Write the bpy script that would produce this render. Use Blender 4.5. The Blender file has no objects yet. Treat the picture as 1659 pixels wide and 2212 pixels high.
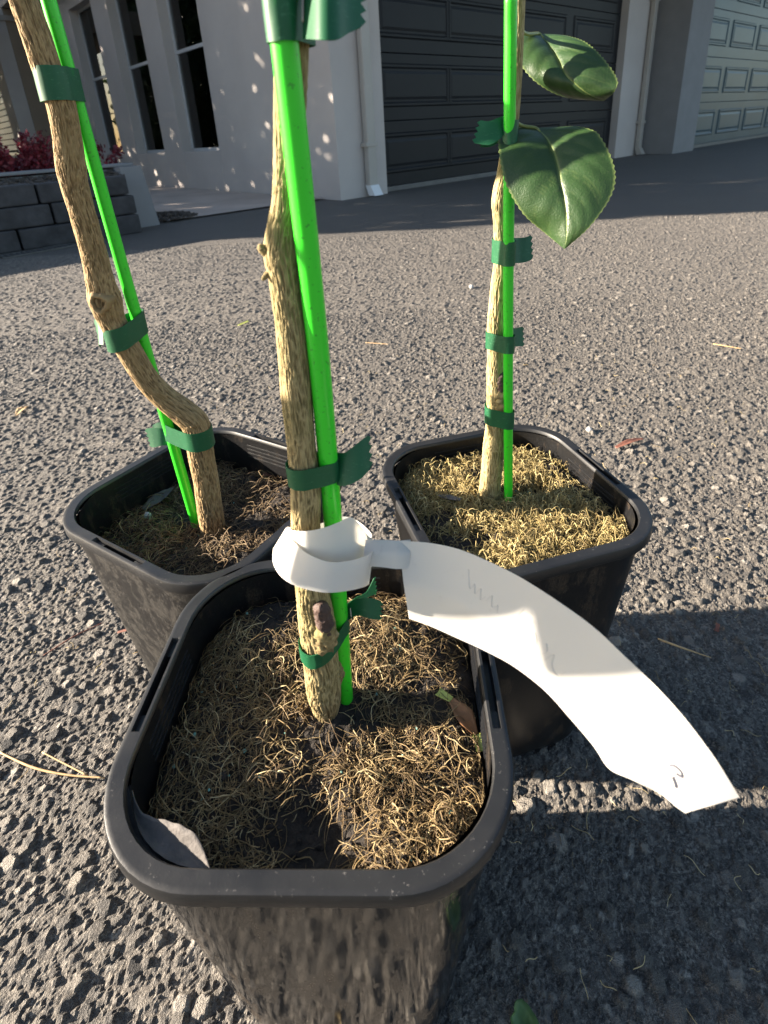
import bpy, bmesh, math, random
import numpy as np
from mathutils import Vector, Matrix

random.seed(7)
RNG = np.random.default_rng(11)
SC = bpy.context.scene
COL = SC.collection

# ------------------------------------------------------------------ camera
cam_data = bpy.data.cameras.new('camera')
cam = bpy.data.objects.new('camera', cam_data)
COL.objects.link(cam)
SC.camera = cam
_up = Vector((-176.0, 2802.0, 1220.0)).normalized()          # world up in camera axes
_fy = (Vector((0, 0, -1)) - Vector((0, 0, -1)).dot(_up) * _up).normalized()
_rx = _fy.cross(_up)
cam.matrix_world = Matrix.Translation((0, 0, 0.55)) @ Matrix((_rx, _fy, _up)).to_4x4()
cam_data.sensor_fit = 'VERTICAL'
cam_data.sensor_height = 36.0
cam_data.sensor_width = 27.0
cam_data.lens = 36.0 * 1220.0 / 2212.0
cam_data.shift_x = 0.0052
cam_data.shift_y = -0.1329
cam_data.clip_start = 0.01
cam_data.clip_end = 400.0
cam_data.dof.use_dof = True
cam_data.dof.focus_distance = 0.42
cam_data.dof.aperture_fstop = 16.0

# ------------------------------------------------------------------ world + sun
SUN_EL = math.radians(17.5)
SUN_AZ = math.radians(176.2)      # where the sun stands, counter-clockwise from +X
world = bpy.data.worlds.new('World')
SC.world = world
world.use_nodes = True
_n = world.node_tree.nodes
_l = world.node_tree.links
_sky = _n.new('ShaderNodeTexSky')
_sky.sky_type = 'NISHITA'
_sky.sun_disc = False
_sky.sun_elevation = SUN_EL
_sky.sun_rotation = math.pi / 2 - SUN_AZ
_l.new(_sky.outputs['Color'], _n['Background'].inputs['Color'])
_n['Background'].inputs['Strength'].default_value = 0.050
sun_data = bpy.data.lights.new('sun', 'SUN')
sun_data.energy = 5.0
sun_data.angle = math.radians(0.53)
sun_data.color = (1.0, 0.87, 0.715)
sun = bpy.data.objects.new('sun', sun_data)
COL.objects.link(sun)
sun.location = (-6, 0, 6)
_to = Vector((math.cos(SUN_EL) * math.cos(SUN_AZ), math.cos(SUN_EL) * math.sin(SUN_AZ), math.sin(SUN_EL)))
sun.rotation_euler = _to.to_track_quat('Z', 'Y').to_euler()
SC.view_settings.view_transform = 'Standard'
SC.view_settings.look = 'None'
SC.view_settings.gamma = 1.0
SC.view_settings.exposure = 2.38
SC.view_settings.use_curve_mapping = False
try:
    SC.cycles.use_denoising = True
    SC.cycles.max_bounces = 8
    SC.cycles.transparent_max_bounces = 12
except Exception:
    pass

# measured positions in metres: x right, y away from the viewer, z up, driveway at z = 0
DATA = {
    'stake_F': {'r': 0.0046, 'pts': [[-0.0327, 0.2375, 0.2259], [-0.0254, 0.2255, 0.4352], [-0.0233, 0.2075, 0.5958]]},
    'stem_F': [[-0.0448, 0.2295, 0.2307, 0.0064], [-0.0432, 0.2293, 0.2442, 0.0084], [-0.0433, 0.2291, 0.2546, 0.0097], [-0.0424, 0.2287, 0.2798, 0.0095], [-0.0418, 0.2282, 0.309, 0.0095], [-0.0418, 0.2278, 0.3301, 0.0083], [-0.0415, 0.2273, 0.3576, 0.0072], [-0.0404, 0.2269, 0.3753, 0.0069], [-0.0383, 0.2265, 0.3943, 0.0069], [-0.0376, 0.226, 0.4159, 0.0062], [-0.0372, 0.2255, 0.432, 0.0063], [-0.0367, 0.2252, 0.4437, 0.0064], [-0.0354, 0.2244, 0.474, 0.006], [-0.0353, 0.2236, 0.4975, 0.0059], [-0.0354, 0.2233, 0.5083, 0.0064], [-0.0331, 0.2229, 0.5198, 0.0053], [-0.0304, 0.2225, 0.5298, 0.005], [-0.0257, 0.2214, 0.5564, 0.0054], [-0.0226, 0.2206, 0.5764, 0.0055], [-0.0193, 0.2195, 0.5982, 0.0052]],
    'stake_R': {'r': 0.0037, 'pts': [[0.1089, 0.4148, 0.2264], [0.0975, 0.3976, 0.4418], [0.0875, 0.3748, 0.6216]]},
    'stem_R': [[0.0926, 0.4254, 0.2273, 0.0111], [0.0932, 0.4248, 0.2364, 0.0097], [0.0943, 0.4231, 0.2634, 0.0089], [0.0956, 0.421, 0.2955, 0.0088], [0.0963, 0.4194, 0.3175, 0.008], [0.0967, 0.4175, 0.3445, 0.0084], [0.094, 0.416, 0.3632, 0.0067], [0.0933, 0.4146, 0.3811, 0.0061], [0.0925, 0.4124, 0.4085, 0.0062], [0.0933, 0.4099, 0.436, 0.0059], [0.0944, 0.4081, 0.4558, 0.0054], [0.092, 0.4053, 0.4848, 0.0044], [0.0911, 0.4035, 0.5016, 0.0053], [0.0936, 0.401, 0.5247, 0.0043], [0.0961, 0.3976, 0.5535, 0.0043], [0.096, 0.3953, 0.5719, 0.0045], [0.0962, 0.393, 0.5891, 0.004], [0.0959, 0.3894, 0.615, 0.0035], [0.0957, 0.3874, 0.6282, 0.0033]],
    'stake_L': {'r': 0.0045, 'pts': [[-0.1804, 0.4395, 0.1942], [-0.1846, 0.4218, 0.4596], [-0.1823, 0.4015, 0.6458]]},
    'stem_L': [[-0.1621, 0.4262, 0.2094, 0.0117], [-0.1615, 0.4256, 0.2195, 0.0111], [-0.1596, 0.424, 0.2471, 0.0107], [-0.1569, 0.422, 0.278, 0.0104], [-0.1558, 0.4202, 0.3055, 0.0103], [-0.1541, 0.419, 0.3219, 0.0105], [-0.1548, 0.4179, 0.3371, 0.0109], [-0.1618, 0.4172, 0.3474, 0.0103], [-0.1746, 0.4162, 0.3627, 0.0094], [-0.1842, 0.4149, 0.3799, 0.009], [-0.1897, 0.4133, 0.3999, 0.009], [-0.1942, 0.412, 0.4163, 0.0092], [-0.1976, 0.4106, 0.4321, 0.0095], [-0.1977, 0.4093, 0.4476, 0.0113], [-0.1972, 0.4082, 0.4586, 0.0096], [-0.1957, 0.4061, 0.4815, 0.0084], [-0.195, 0.4036, 0.5057, 0.0081], [-0.1945, 0.4012, 0.528, 0.0083], [-0.1933, 0.4001, 0.5384, 0.0088], [-0.1895, 0.3977, 0.5587, 0.0081], [-0.1871, 0.3952, 0.5787, 0.0081], [-0.1888, 0.3929, 0.5964, 0.008], [-0.1891, 0.3906, 0.6135, 0.0078], [-0.1901, 0.3882, 0.63, 0.0073], [-0.1903, 0.3862, 0.6429, 0.007]],
    'tie_F1': {'a': [-0.0379, 0.2262, 0.4052, 0.0065], 'b': [-0.0269, 0.2279, 0.3931], 'rb': 0.0046, 'h': 0.0109},
    'tie_F2': {'a': [-0.0421, 0.2285, 0.2934, 0.0095], 'b': [-0.0304, 0.2337, 0.2917], 'rb': 0.0046, 'h': 0.0102},
    'tie_F3': {'a': [-0.0211, 0.2201, 0.5866, 0.0054], 'b': [-0.0235, 0.2092, 0.5806], 'rb': 0.0046, 'h': 0.0184},
    'tie_L1': {'a': [-0.1879, 0.3941, 0.5871, 0.0081], 'b': [-0.1831, 0.4089, 0.5775], 'rb': 0.0045, 'h': 0.0188},
    'tie_L2': {'a': [-0.1948, 0.4118, 0.419, 0.0093], 'b': [-0.1839, 0.4249, 0.4135], 'rb': 0.0045, 'h': 0.0176},
    'tie_L3': {'a': [-0.1542, 0.4189, 0.3233, 0.0105], 'b': [-0.1822, 0.4321, 0.305], 'rb': 0.0045, 'h': 0.0171},
    'tie_R1': {'a': [0.0952, 0.3988, 0.5437, 0.0043], 'b': [0.0924, 0.3861, 0.5327], 'rb': 0.0037, 'h': 0.0145},
    'tie_R2': {'a': [0.0936, 0.4072, 0.4656, 0.0051], 'b': [0.0964, 0.395, 0.4623], 'rb': 0.0037, 'h': 0.0167},
    'tie_R3': {'a': [0.0929, 0.4135, 0.3954, 0.0062], 'b': [0.1002, 0.4016, 0.3915], 'rb': 0.0037, 'h': 0.0137},
    'tie_R4': {'a': [0.0964, 0.4187, 0.3274, 0.0081], 'b': [0.1038, 0.4071, 0.3225], 'rb': 0.0037, 'h': 0.0155},
    'tails_F1': [[[[-0.0233, 0.2323, 0.4115], [-0.0243, 0.2262, 0.3974]], [[-0.018, 0.2285, 0.4127], [-0.019, 0.2223, 0.3984]], [[-0.0112, 0.2286, 0.4178], [-0.0116, 0.2217, 0.4021]], [[-0.006, 0.2317, 0.4199], [-0.0061, 0.2254, 0.4056]]]],
    'tails_F2': [[[[-0.0269, 0.2369, 0.3065], [-0.0266, 0.2341, 0.3001]], [[-0.021, 0.2345, 0.3159], [-0.0203, 0.231, 0.308]], [[-0.012, 0.2316, 0.3194], [-0.0127, 0.2272, 0.3093]], [[-0.0057, 0.2322, 0.3156], [-0.0073, 0.2282, 0.3065]]], [[[-0.0278, 0.2396, 0.3065], [-0.0277, 0.2367, 0.2998]], [[-0.0204, 0.243, 0.3093], [-0.0201, 0.2414, 0.3054]], [[-0.0146, 0.2472, 0.3089], [-0.0137, 0.2459, 0.3059]], [[-0.0097, 0.2536, 0.3135], [-0.0092, 0.2497, 0.3046]]]],
    'tails_F3': [[[[-0.0157, 0.214, 0.5968], [-0.017, 0.2057, 0.5776]], [[-0.01, 0.2019, 0.5939], [-0.0113, 0.1939, 0.5755]], [[-0.0053, 0.2015, 0.593], [-0.0062, 0.1938, 0.5752]], [[-0.0019, 0.2086, 0.5943], [-0.0028, 0.2014, 0.5777]], [[0.003, 0.2124, 0.593], [0.0019, 0.2067, 0.58]]]],
    'tails_L2': [[[[-0.2143, 0.4296, 0.4226], [-0.2146, 0.423, 0.4076]], [[-0.2197, 0.435, 0.425], [-0.2202, 0.4269, 0.4065]], [[-0.2259, 0.4409, 0.4236], [-0.2218, 0.4316, 0.4021]]]],
    'tails_L3': [[[[-0.1834, 0.4408, 0.3223], [-0.1836, 0.4343, 0.3074]], [[-0.1912, 0.4378, 0.3231], [-0.1914, 0.4319, 0.3093]], [[-0.1997, 0.4391, 0.3234], [-0.1983, 0.4323, 0.3078]], [[-0.207, 0.4407, 0.3221], [-0.2031, 0.4341, 0.307]]], [[[-0.185, 0.4462, 0.3227], [-0.1853, 0.4446, 0.3189]], [[-0.1968, 0.4487, 0.3235], [-0.1972, 0.4461, 0.3175]], [[-0.2039, 0.4497, 0.3207], [-0.2033, 0.4484, 0.3177]]]],
    'tails_R1': [[[[0.0904, 0.3911, 0.5542], [0.0897, 0.3868, 0.5443]], [[0.0857, 0.3883, 0.5528], [0.0854, 0.3829, 0.5405]], [[0.0789, 0.3875, 0.551], [0.0782, 0.3816, 0.5374]], [[0.0738, 0.3902, 0.5522], [0.0688, 0.3845, 0.539]]], [[[0.0916, 0.3977, 0.5441], [0.0913, 0.3959, 0.54]], [[0.0828, 0.3954, 0.5388], [0.0826, 0.3942, 0.5361]], [[0.0759, 0.3938, 0.5376], [0.0758, 0.3931, 0.536]]]],
    'tails_R2': [[[[0.0997, 0.4006, 0.4751], [0.0986, 0.3936, 0.459]], [[0.1059, 0.4045, 0.4741], [0.1048, 0.3974, 0.4578]], [[0.1111, 0.4066, 0.474], [0.11, 0.3995, 0.4577]], [[0.1157, 0.4092, 0.4749], [0.1153, 0.4022, 0.4588]]]],
    'tails_R3': [[[[0.1039, 0.4076, 0.4052], [0.103, 0.4019, 0.3922]], [[0.1092, 0.4115, 0.4043], [0.1083, 0.4058, 0.3912]], [[0.1143, 0.4147, 0.404], [0.1137, 0.4085, 0.3898]]]],
    'fold': [[[-0.0507, 0.229, 0.3714], [-0.0578, 0.2249, 0.3621]], [[-0.0482, 0.2197, 0.3753], [-0.0562, 0.2143, 0.3628]], [[-0.0426, 0.2079, 0.3781], [-0.0507, 0.2023, 0.3653]], [[-0.0358, 0.1995, 0.3789], [-0.0424, 0.1941, 0.3664]], [[-0.0265, 0.1948, 0.3782], [-0.0298, 0.1896, 0.3661]], [[-0.0185, 0.1956, 0.3774], [-0.0194, 0.1912, 0.3647]], [[-0.0112, 0.1994, 0.3761], [-0.0127, 0.1963, 0.3614]], [[-0.0076, 0.2058, 0.3734], [-0.0106, 0.2029, 0.3565]]],
    'loop': [[[-0.0497, 0.2275, 0.373], [-0.0552, 0.2229, 0.3624]], [[-0.0448, 0.217, 0.3789], [-0.0507, 0.2102, 0.3633]], [[-0.037, 0.2094, 0.3841], [-0.0413, 0.2006, 0.3639]], [[-0.0289, 0.2074, 0.3869], [-0.0305, 0.1972, 0.3636]], [[-0.0221, 0.2082, 0.3888], [-0.0222, 0.197, 0.3631]], [[-0.016, 0.2121, 0.3877], [-0.0161, 0.2004, 0.361]], [[-0.0094, 0.2213, 0.3687], [-0.0094, 0.2154, 0.3553]], [[-0.0095, 0.2383, 0.3578], [-0.0089, 0.233, 0.3455]], [[-0.017, 0.2508, 0.3564], [-0.0167, 0.2446, 0.3422]], [[-0.026, 0.2551, 0.3562], [-0.027, 0.2486, 0.3413]], [[-0.0372, 0.2505, 0.3557], [-0.0381, 0.2447, 0.3423]], [[-0.0483, 0.242, 0.3614], [-0.0539, 0.2371, 0.3501]]],
    'tag': [[[-0.0109, 0.2119, 0.3749], [-0.0119, 0.2057, 0.3725], [-0.0131, 0.2034, 0.3673]], [[-0.0022, 0.2101, 0.3757], [-0.0032, 0.2038, 0.3732], [-0.0042, 0.2014, 0.3676]], [[0.0042, 0.2082, 0.3763], [0.0033, 0.2019, 0.3738], [0.0025, 0.1993, 0.3679]], [[0.0046, 0.2082, 0.3763], [0.0054, 0.1965, 0.3613], [0.0069, 0.1906, 0.3466]], [[0.0185, 0.2019, 0.3791], [0.0165, 0.1902, 0.363], [0.0161, 0.1859, 0.3462]], [[0.0299, 0.1945, 0.3811], [0.027, 0.1825, 0.3632], [0.0265, 0.18, 0.3451]], [[0.0402, 0.1859, 0.3818], [0.0367, 0.1732, 0.3616], [0.0371, 0.1736, 0.3442]], [[0.0513, 0.1755, 0.3818], [0.046, 0.1618, 0.3581], [0.0481, 0.1659, 0.343]], [[0.0624, 0.1631, 0.381], [0.056, 0.1496, 0.3564], [0.0577, 0.1545, 0.3427]], [[0.0724, 0.1512, 0.3792], [0.064, 0.1385, 0.3551], [0.0645, 0.1433, 0.3411]], [[0.0798, 0.1399, 0.3766], [0.071, 0.1281, 0.3534], [0.0698, 0.1331, 0.3399]], [[0.0867, 0.1297, 0.3735], [0.0754, 0.1195, 0.3529], [0.0721, 0.1249, 0.3403]], [[0.0919, 0.1209, 0.3702], [0.079, 0.1123, 0.3526], [0.0772, 0.1192, 0.3432]], [[0.0972, 0.1125, 0.3644], [0.083, 0.1067, 0.3522], [0.0841, 0.114, 0.3439]], [[0.1, 0.1085, 0.3601], [0.0844, 0.1049, 0.3522], [0.0884, 0.1113, 0.3418]], [[0.1025, 0.1049, 0.3559], [0.0857, 0.1034, 0.3525], [0.0905, 0.1094, 0.3412]]],
    'leaf_up': [[[0.1172, 0.4485, 0.6057], [0.1214, 0.434, 0.6026], [0.1296, 0.4267, 0.6008]], [[0.1063, 0.4351, 0.605], [0.1232, 0.4173, 0.5941], [0.134, 0.4122, 0.5975]], [[0.1016, 0.4197, 0.5946], [0.1252, 0.4023, 0.5847], [0.1407, 0.3988, 0.5919]], [[0.1039, 0.4077, 0.582], [0.1267, 0.3915, 0.5751], [0.1481, 0.388, 0.5819]], [[0.1136, 0.4006, 0.5707], [0.1319, 0.3866, 0.5687], [0.1549, 0.3806, 0.5698]], [[0.1302, 0.3992, 0.5625], [0.1408, 0.3861, 0.5625], [0.1536, 0.3798, 0.5632]], [[0.1513, 0.3888, 0.5586], [0.1513, 0.3888, 0.5586], [0.1513, 0.3888, 0.5586]]],
    'leaf_lo': [[[0.1054, 0.4139, 0.5462], [0.1127, 0.4004, 0.5452], [0.123, 0.3938, 0.5451]], [[0.0924, 0.4032, 0.5467], [0.1158, 0.387, 0.5394], [0.1326, 0.3828, 0.5449]], [[0.0871, 0.3925, 0.542], [0.1172, 0.3748, 0.5316], [0.1389, 0.3731, 0.5426]], [[0.0849, 0.3834, 0.5362], [0.1175, 0.3646, 0.523], [0.1414, 0.365, 0.5391]], [[0.085, 0.3739, 0.5244], [0.1172, 0.3566, 0.5147], [0.1458, 0.3553, 0.5267]], [[0.0877, 0.3664, 0.5121], [0.1182, 0.3503, 0.5053], [0.1464, 0.3482, 0.5156]], [[0.0964, 0.3598, 0.4969], [0.1187, 0.3458, 0.4948], [0.1421, 0.3435, 0.5046]], [[0.1091, 0.357, 0.4855], [0.1187, 0.3437, 0.485], [0.1302, 0.3393, 0.4901]], [[0.1183, 0.3445, 0.4769], [0.1183, 0.3445, 0.4769], [0.1183, 0.3445, 0.4769]]],
    'leaf_up_node': [0.0961, 0.3913, 0.601],
    'leaf_lo_node': [0.0959, 0.3979, 0.5512],
    'litter_F': {'dl0': [-0.1387, 0.1816, 0.247], 'dl1': [-0.1296, 0.1665, 0.247], 'dl2': [-0.1122, 0.1542, 0.247], 'dl3': [-0.0879, 0.1427, 0.247], 'br0': [0.0235, 0.2346, 0.247], 'br1': [0.0308, 0.2281, 0.247], 'br2': [0.0372, 0.2175, 0.247], 'br3': [0.0424, 0.2103, 0.247], 'br4': [0.044, 0.2024, 0.247]},
    'litter_L': {'leaf0': [-0.2374, 0.4604, 0.221], 'leaf1': [-0.2162, 0.489, 0.221], 'peb': [-0.2302, 0.4503, 0.221], 'br0': [-0.128, 0.5088, 0.221], 'br1': [-0.1142, 0.516, 0.221]},
    'litter_R': {'fl0': [0.0457, 0.4205, 0.233], 'fl1': [0.0651, 0.4105, 0.233]},
    'ground': {'tw0': [-0.4017, 0.3769, 0.0], 'tw1': [-0.3571, 0.3586, 0.0], 'tw2': [-0.3192, 0.3499, 0.0], 'tw3': [-0.2827, 0.3452, 0.0], 'tw4': [-0.3555, 0.3726, 0.0], 'tw5': [-0.301, 0.3488, 0.0], 's0': [-0.4173, 0.4917, 0.0], 's1': [-0.3649, 0.537, 0.0], 'tr0': [0.2972, 0.4609, 0.0], 'tr1': [0.3123, 0.4491, 0.0], 'tr2': [0.3421, 0.4331, 0.0], 'rb0': [0.4174, 0.869, 0.0], 'rb1': [0.4791, 0.8945, 0.0], 'rb2': [0.4479, 0.8816, 0.0], 'or0': [0.3674, 0.4665, 0.0], 'or1': [0.4449, 0.8195, 0.0], 'st0': [-0.0308, 1.5007, 0.0], 'st1': [0.0333, 1.4668, 0.0], 'st2': [0.8547, 1.3296, 0.0], 'st3': [0.8949, 1.2796, 0.0], 'peb0': [0.3952, 0.9404, 0.0], 'peb1': [0.3593, 2.0204, 0.0], 'gl': [0.0639, 0.1757, 0.0], 'gl2': [0.0674, 0.1708, 0.0], 'or2': [-0.3403, 0.5195, 0.0], 'pk': [-0.3607, 0.5006, 0.0], 'dl0': [-0.8296, 1.1632, 0.0], 'dl1': [-0.8264, 1.2097, 0.0], 'gt0': [-0.4385, 1.7337, 0.0], 'gt1': [-0.4094, 1.7612, 0.0], 'w0': [0.2852, 0.3138, 0.0], 'w1': [0.306, 0.3106, 0.0], 'w2': [0.1906, 0.2787, 0.0], 'w3': [0.1962, 0.2723, 0.0], 'w4': [0.2002, 0.243, 0.0], 'w5': [0.196, 0.2493, 0.0]},
}

# ------------------------------------------------------------------ helpers
def tag(o, label=None, cat=None, group=None, kind=None):
    if label: o['label'] = label
    if cat: o['category'] = cat
    if group: o['group'] = group
    if kind: o['kind'] = kind
    return o

def empty(name, loc=(0, 0, 0), rz=0.0):
    o = bpy.data.objects.new(name, None)
    o.empty_display_size = 0.05
    COL.objects.link(o)
    o.location = loc
    o.rotation_euler = (0, 0, rz)
    return o

def link(name, me, parent=None, mw=None):
    o = bpy.data.objects.new(name, me)
    COL.objects.link(o)
    if parent is not None:
        o.parent = parent
    return o

def np_mesh(name, V, F, material=None, smooth=True, attrs=None):
    """V (n,3); F list of (m,k) integer arrays."""
    if isinstance(F, np.ndarray): F = [F]
    V = np.asarray(V, dtype=np.float32)
    me = bpy.data.meshes.new(name)
    nl = sum(f.size for f in F); nf = sum(len(f) for f in F)
    me.vertices.add(len(V)); me.vertices.foreach_set('co', V.ravel())
    me.loops.add(nl); me.loops.foreach_set('vertex_index', np.concatenate([f.ravel() for f in F]).astype(np.int32))
    tot = np.concatenate([np.full(len(f), f.shape[1]) for f in F]).astype(np.int32)
    me.polygons.add(nf)
    me.polygons.foreach_set('loop_start', (np.cumsum(tot) - tot).astype(np.int32))
    me.polygons.foreach_set('loop_total', tot)
    me.update(calc_edges=True)
    me.polygons.foreach_set('use_smooth', np.full(nf, bool(smooth)))
    if attrs:
        for k, a in attrs.items():
            at = me.attributes.new(k, 'FLOAT', 'POINT')
            at.data.foreach_set('value', np.asarray(a, dtype=np.float32))
    me.validate()
    if material is not None: me.materials.append(material)
    return me

def py_mesh(name, V, F, material=None, smooth=False):
    me = bpy.data.meshes.new(name)
    me.from_pydata([tuple(v) for v in V], [], [tuple(f) for f in F])
    me.update()
    if smooth:
        me.polygons.foreach_set('use_smooth', [True] * len(me.polygons))
    if material is not None: me.materials.append(material)
    return me

def box_mesh(name, x0, x1, y0, y1, z0, z1, material, bevel=0.0):
    bm = bmesh.new()
    vs = [bm.verts.new((x, y, z)) for x in (x0, x1) for y in (y0, y1) for z in (z0, z1)]
    for q in ((0, 1, 3, 2), (4, 6, 7, 5), (0, 4, 5, 1), (2, 3, 7, 6), (0, 2, 6, 4), (1, 5, 7, 3)):
        bm.faces.new([vs[i] for i in q])
    bmesh.ops.recalc_face_normals(bm, faces=bm.faces)
    if bevel > 0:
        bmesh.ops.bevel(bm, geom=list(bm.edges), offset=bevel, segments=2, affect='EDGES', profile=0.6)
    me = bpy.data.meshes.new(name); bm.to_mesh(me); bm.free()
    me.materials.append(material)
    return me

def box(name, x0, x1, y0, y1, z0, z1, material, parent=None, bevel=0.0):
    return link(name, box_mesh(name, x0, x1, y0, y1, z0, z1, material, bevel), parent)

def hash3(i, j, k, s=0):
    n = (i * 374761393 + j * 668265263 + k * 2147483647 + s * 1274126177) & 0xffffffff
    n = ((n ^ (n >> 13)) * 1274126177) & 0xffffffff
    n = ((n ^ (n >> 16)) * 2246822519) & 0xffffffff
    return ((n ^ (n >> 15)) & 0xffff) / 65535.0

def vnoise(p, s=0):
    p = np.asarray(p, dtype=np.float64)
    i = np.floor(p).astype(np.int64); fr = p - i; u = fr * fr * (3 - 2 * fr)
    r = 0
    for dx in (0, 1):
        for dy in (0, 1):
            for dz in (0, 1):
                w = (u[..., 0] if dx else 1 - u[..., 0]) * (u[..., 1] if dy else 1 - u[..., 1]) * (u[..., 2] if dz else 1 - u[..., 2])
                r = r + w * hash3(i[..., 0] + dx, i[..., 1] + dy, i[..., 2] + dz, s)
    return r

def fbm(p, s=0, o=3):
    r = 0; a = 0.5; p = np.asarray(p, dtype=np.float64)
    for k in range(o):
        r = r + a * vnoise(p * (2 ** k), s + k); a *= 0.5
    return r / (1 - 0.5 ** o)

def catmull(P, n):
    P = np.asarray(P, dtype=float)
    Q = np.vstack([2 * P[0] - P[1], P, 2 * P[-1] - P[-2]])
    seg = np.linalg.norm(np.diff(P[:, :3], axis=0), axis=1)
    cum = np.concatenate([[0], np.cumsum(seg)])
    t = np.linspace(0, cum[-1], n)
    out = []
    for x in t:
        i = min(max(np.searchsorted(cum, x, side='right') - 1, 0), len(P) - 2)
        u = (x - cum[i]) / max(seg[i], 1e-9)
        a, b, c, d = Q[i], Q[i + 1], Q[i + 2], Q[i + 3]
        out.append(0.5 * ((2 * b) + (c - a) * u + (2 * a - 5 * b + 4 * c - d) * u * u + (3 * b - a - 3 * c + d) * u ** 3))
    return np.array(out)

def frames(C):
    T = np.gradient(C, axis=0); T /= np.linalg.norm(T, axis=1)[:, None]
    N = np.zeros_like(T); n = np.cross(T[0], (0, 1, 0))
    if np.linalg.norm(n) < 1e-4: n = np.cross(T[0], (1, 0, 0))
    n /= np.linalg.norm(n)
    for i in range(len(T)):
        n = n - n.dot(T[i]) * T[i]; n /= np.linalg.norm(n); N[i] = n
    return T, N, np.cross(T, N)

def tube_faces(nr, ns):
    i = np.arange(nr - 1)[:, None] * ns; j = np.arange(ns)[None, :]; k = (j + 1) % ns
    return np.stack([i + j, i + k, i + ns + k, i + ns + j], -1).reshape(-1, 4)

def tube(name, path, radius, material, parent=None, ns=12, n=24, cap=True):
    path = np.asarray(path, dtype=float)
    if np.isscalar(radius): rr = np.full((len(path), 1), radius)
    else: rr = np.asarray(radius, dtype=float).reshape(-1, 1)
    S = catmull(np.hstack([path, rr]), n); C = S[:, :3]; r = np.maximum(S[:, 3], 1e-5)
    T, N, B = frames(C); th = np.linspace(0, 2 * np.pi, ns, endpoint=False)
    V = C[:, None, :] + r[:, None, None] * (np.cos(th)[None, :, None] * N[:, None, :] + np.sin(th)[None, :, None] * B[:, None, :])
    V = V.reshape(-1, 3); F = [tube_faces(n, ns)]
    if cap:
        F.append(np.arange(ns)[::-1][None, :].copy()); F.append((np.arange(ns) + (n - 1) * ns)[None, :].copy())
    return link(name, np_mesh(name, V, F, material), parent)

# ------------------------------------------------------------------ materials
class NT:
    def __init__(s, name):
        s.m = bpy.data.materials.new(name); s.m.use_nodes = True
        s.t = s.m.node_tree; s.b = s.t.nodes['Principled BSDF']; s.out = s.t.nodes['Material Output']
    def n(s, kind, **kw):
        x = s.t.nodes.new(kind)
        for k, v in kw.items():
            if k in x.inputs.keys(): x.inputs[k].default_value = v
            else: setattr(x, k, v)
        return x
    def l(s, a, b): s.t.links.new(a, b)
    def coord(s, kind='Object', scale=(1, 1, 1)):
        c = s.n('ShaderNodeTexCoord'); mp = s.n('ShaderNodeMapping'); mp.inputs['Scale'].default_value = scale
        s.l(c.outputs[kind], mp.inputs['Vector']); return mp.outputs['Vector']
    def noise(s, vec, scale, detail=4.0, rough=0.6):
        x = s.n('ShaderNodeTexNoise'); x.inputs['Scale'].default_value = scale
        x.inputs['Detail'].default_value = detail; x.inputs['Roughness'].default_value = rough
        if vec is not None: s.l(vec, x.inputs['Vector'])
        return x.outputs['Fac']
    def ramp(s, fac, stops):
        r = s.n('ShaderNodeValToRGB'); e = r.color_ramp.elements
        while len(e) < len(stops): e.new(0.5)
        for k, (p, c) in enumerate(stops):
            e[k].position = p; e[k].color = (*c, 1) if len(c) == 3 else c
        s.l(fac, r.inputs['Fac']); return r.outputs['Color']
    def mix(s, fac, a, b, mode='MIX'):
        x = s.n('ShaderNodeMix'); x.data_type = 'RGBA'; x.blend_type = mode
        ins = [i for i in x.inputs if i.enabled or True]
        def put(sock, v):
            if hasattr(v, 'is_linked') or hasattr(v, 'links'): s.l(v, sock)
            else: sock.default_value = (*v, 1) if not np.isscalar(v) and len(v) == 3 else v
        put(x.inputs[0], fac); put(x.inputs[6], a); put(x.inputs[7], b)
        return x.outputs[2]
    def math(s, op, a, b=0.0):
        x = s.n('ShaderNodeMath'); x.operation = op
        for k, v in enumerate((a, b)):
            if hasattr(v, 'links'): s.l(v, x.inputs[k])
            else: x.inputs[k].default_value = v
        return x.outputs[0]
    def attr(s, name):
        a = s.n('ShaderNodeAttribute'); a.attribute_name = name; return a.outputs['Fac']
    def bump(s, h, strength=0.3, dist=0.01):
        b = s.n('ShaderNodeBump'); b.inputs['Strength'].default_value = strength; b.inputs['Distance'].default_value = dist
        s.l(h, b.inputs['Height']); s.l(b.outputs['Normal'], s.b.inputs['Normal'])
    def base(s, c):
        if hasattr(c, 'links'): s.l(c, s.b.inputs['Base Color'])
        else: s.b.inputs['Base Color'].default_value = (*c, 1)
    def rough(s, r):
        if hasattr(r, 'links'): s.l(r, s.b.inputs['Roughness'])
        else: s.b.inputs['Roughness'].default_value = r

def plain(name, col, rough=0.6, var=0.12, scale=8.0, bump=0.0, bscale=60.0, dist=0.003, spec=0.5):
    t = NT(name); v = t.coord()
    f = t.noise(v, scale, 5)
    a = tuple(c * (1 - var) for c in col); b = tuple(min(1, c * (1 + var)) for c in col)
    t.base(t.ramp(f, [(0.3, a), (0.7, b)])); t.rough(rough)
    t.b.inputs['Specular IOR Level'].default_value = spec
    if bump: t.bump(t.noise(v, bscale, 4), bump, dist)
    return t.m

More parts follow.
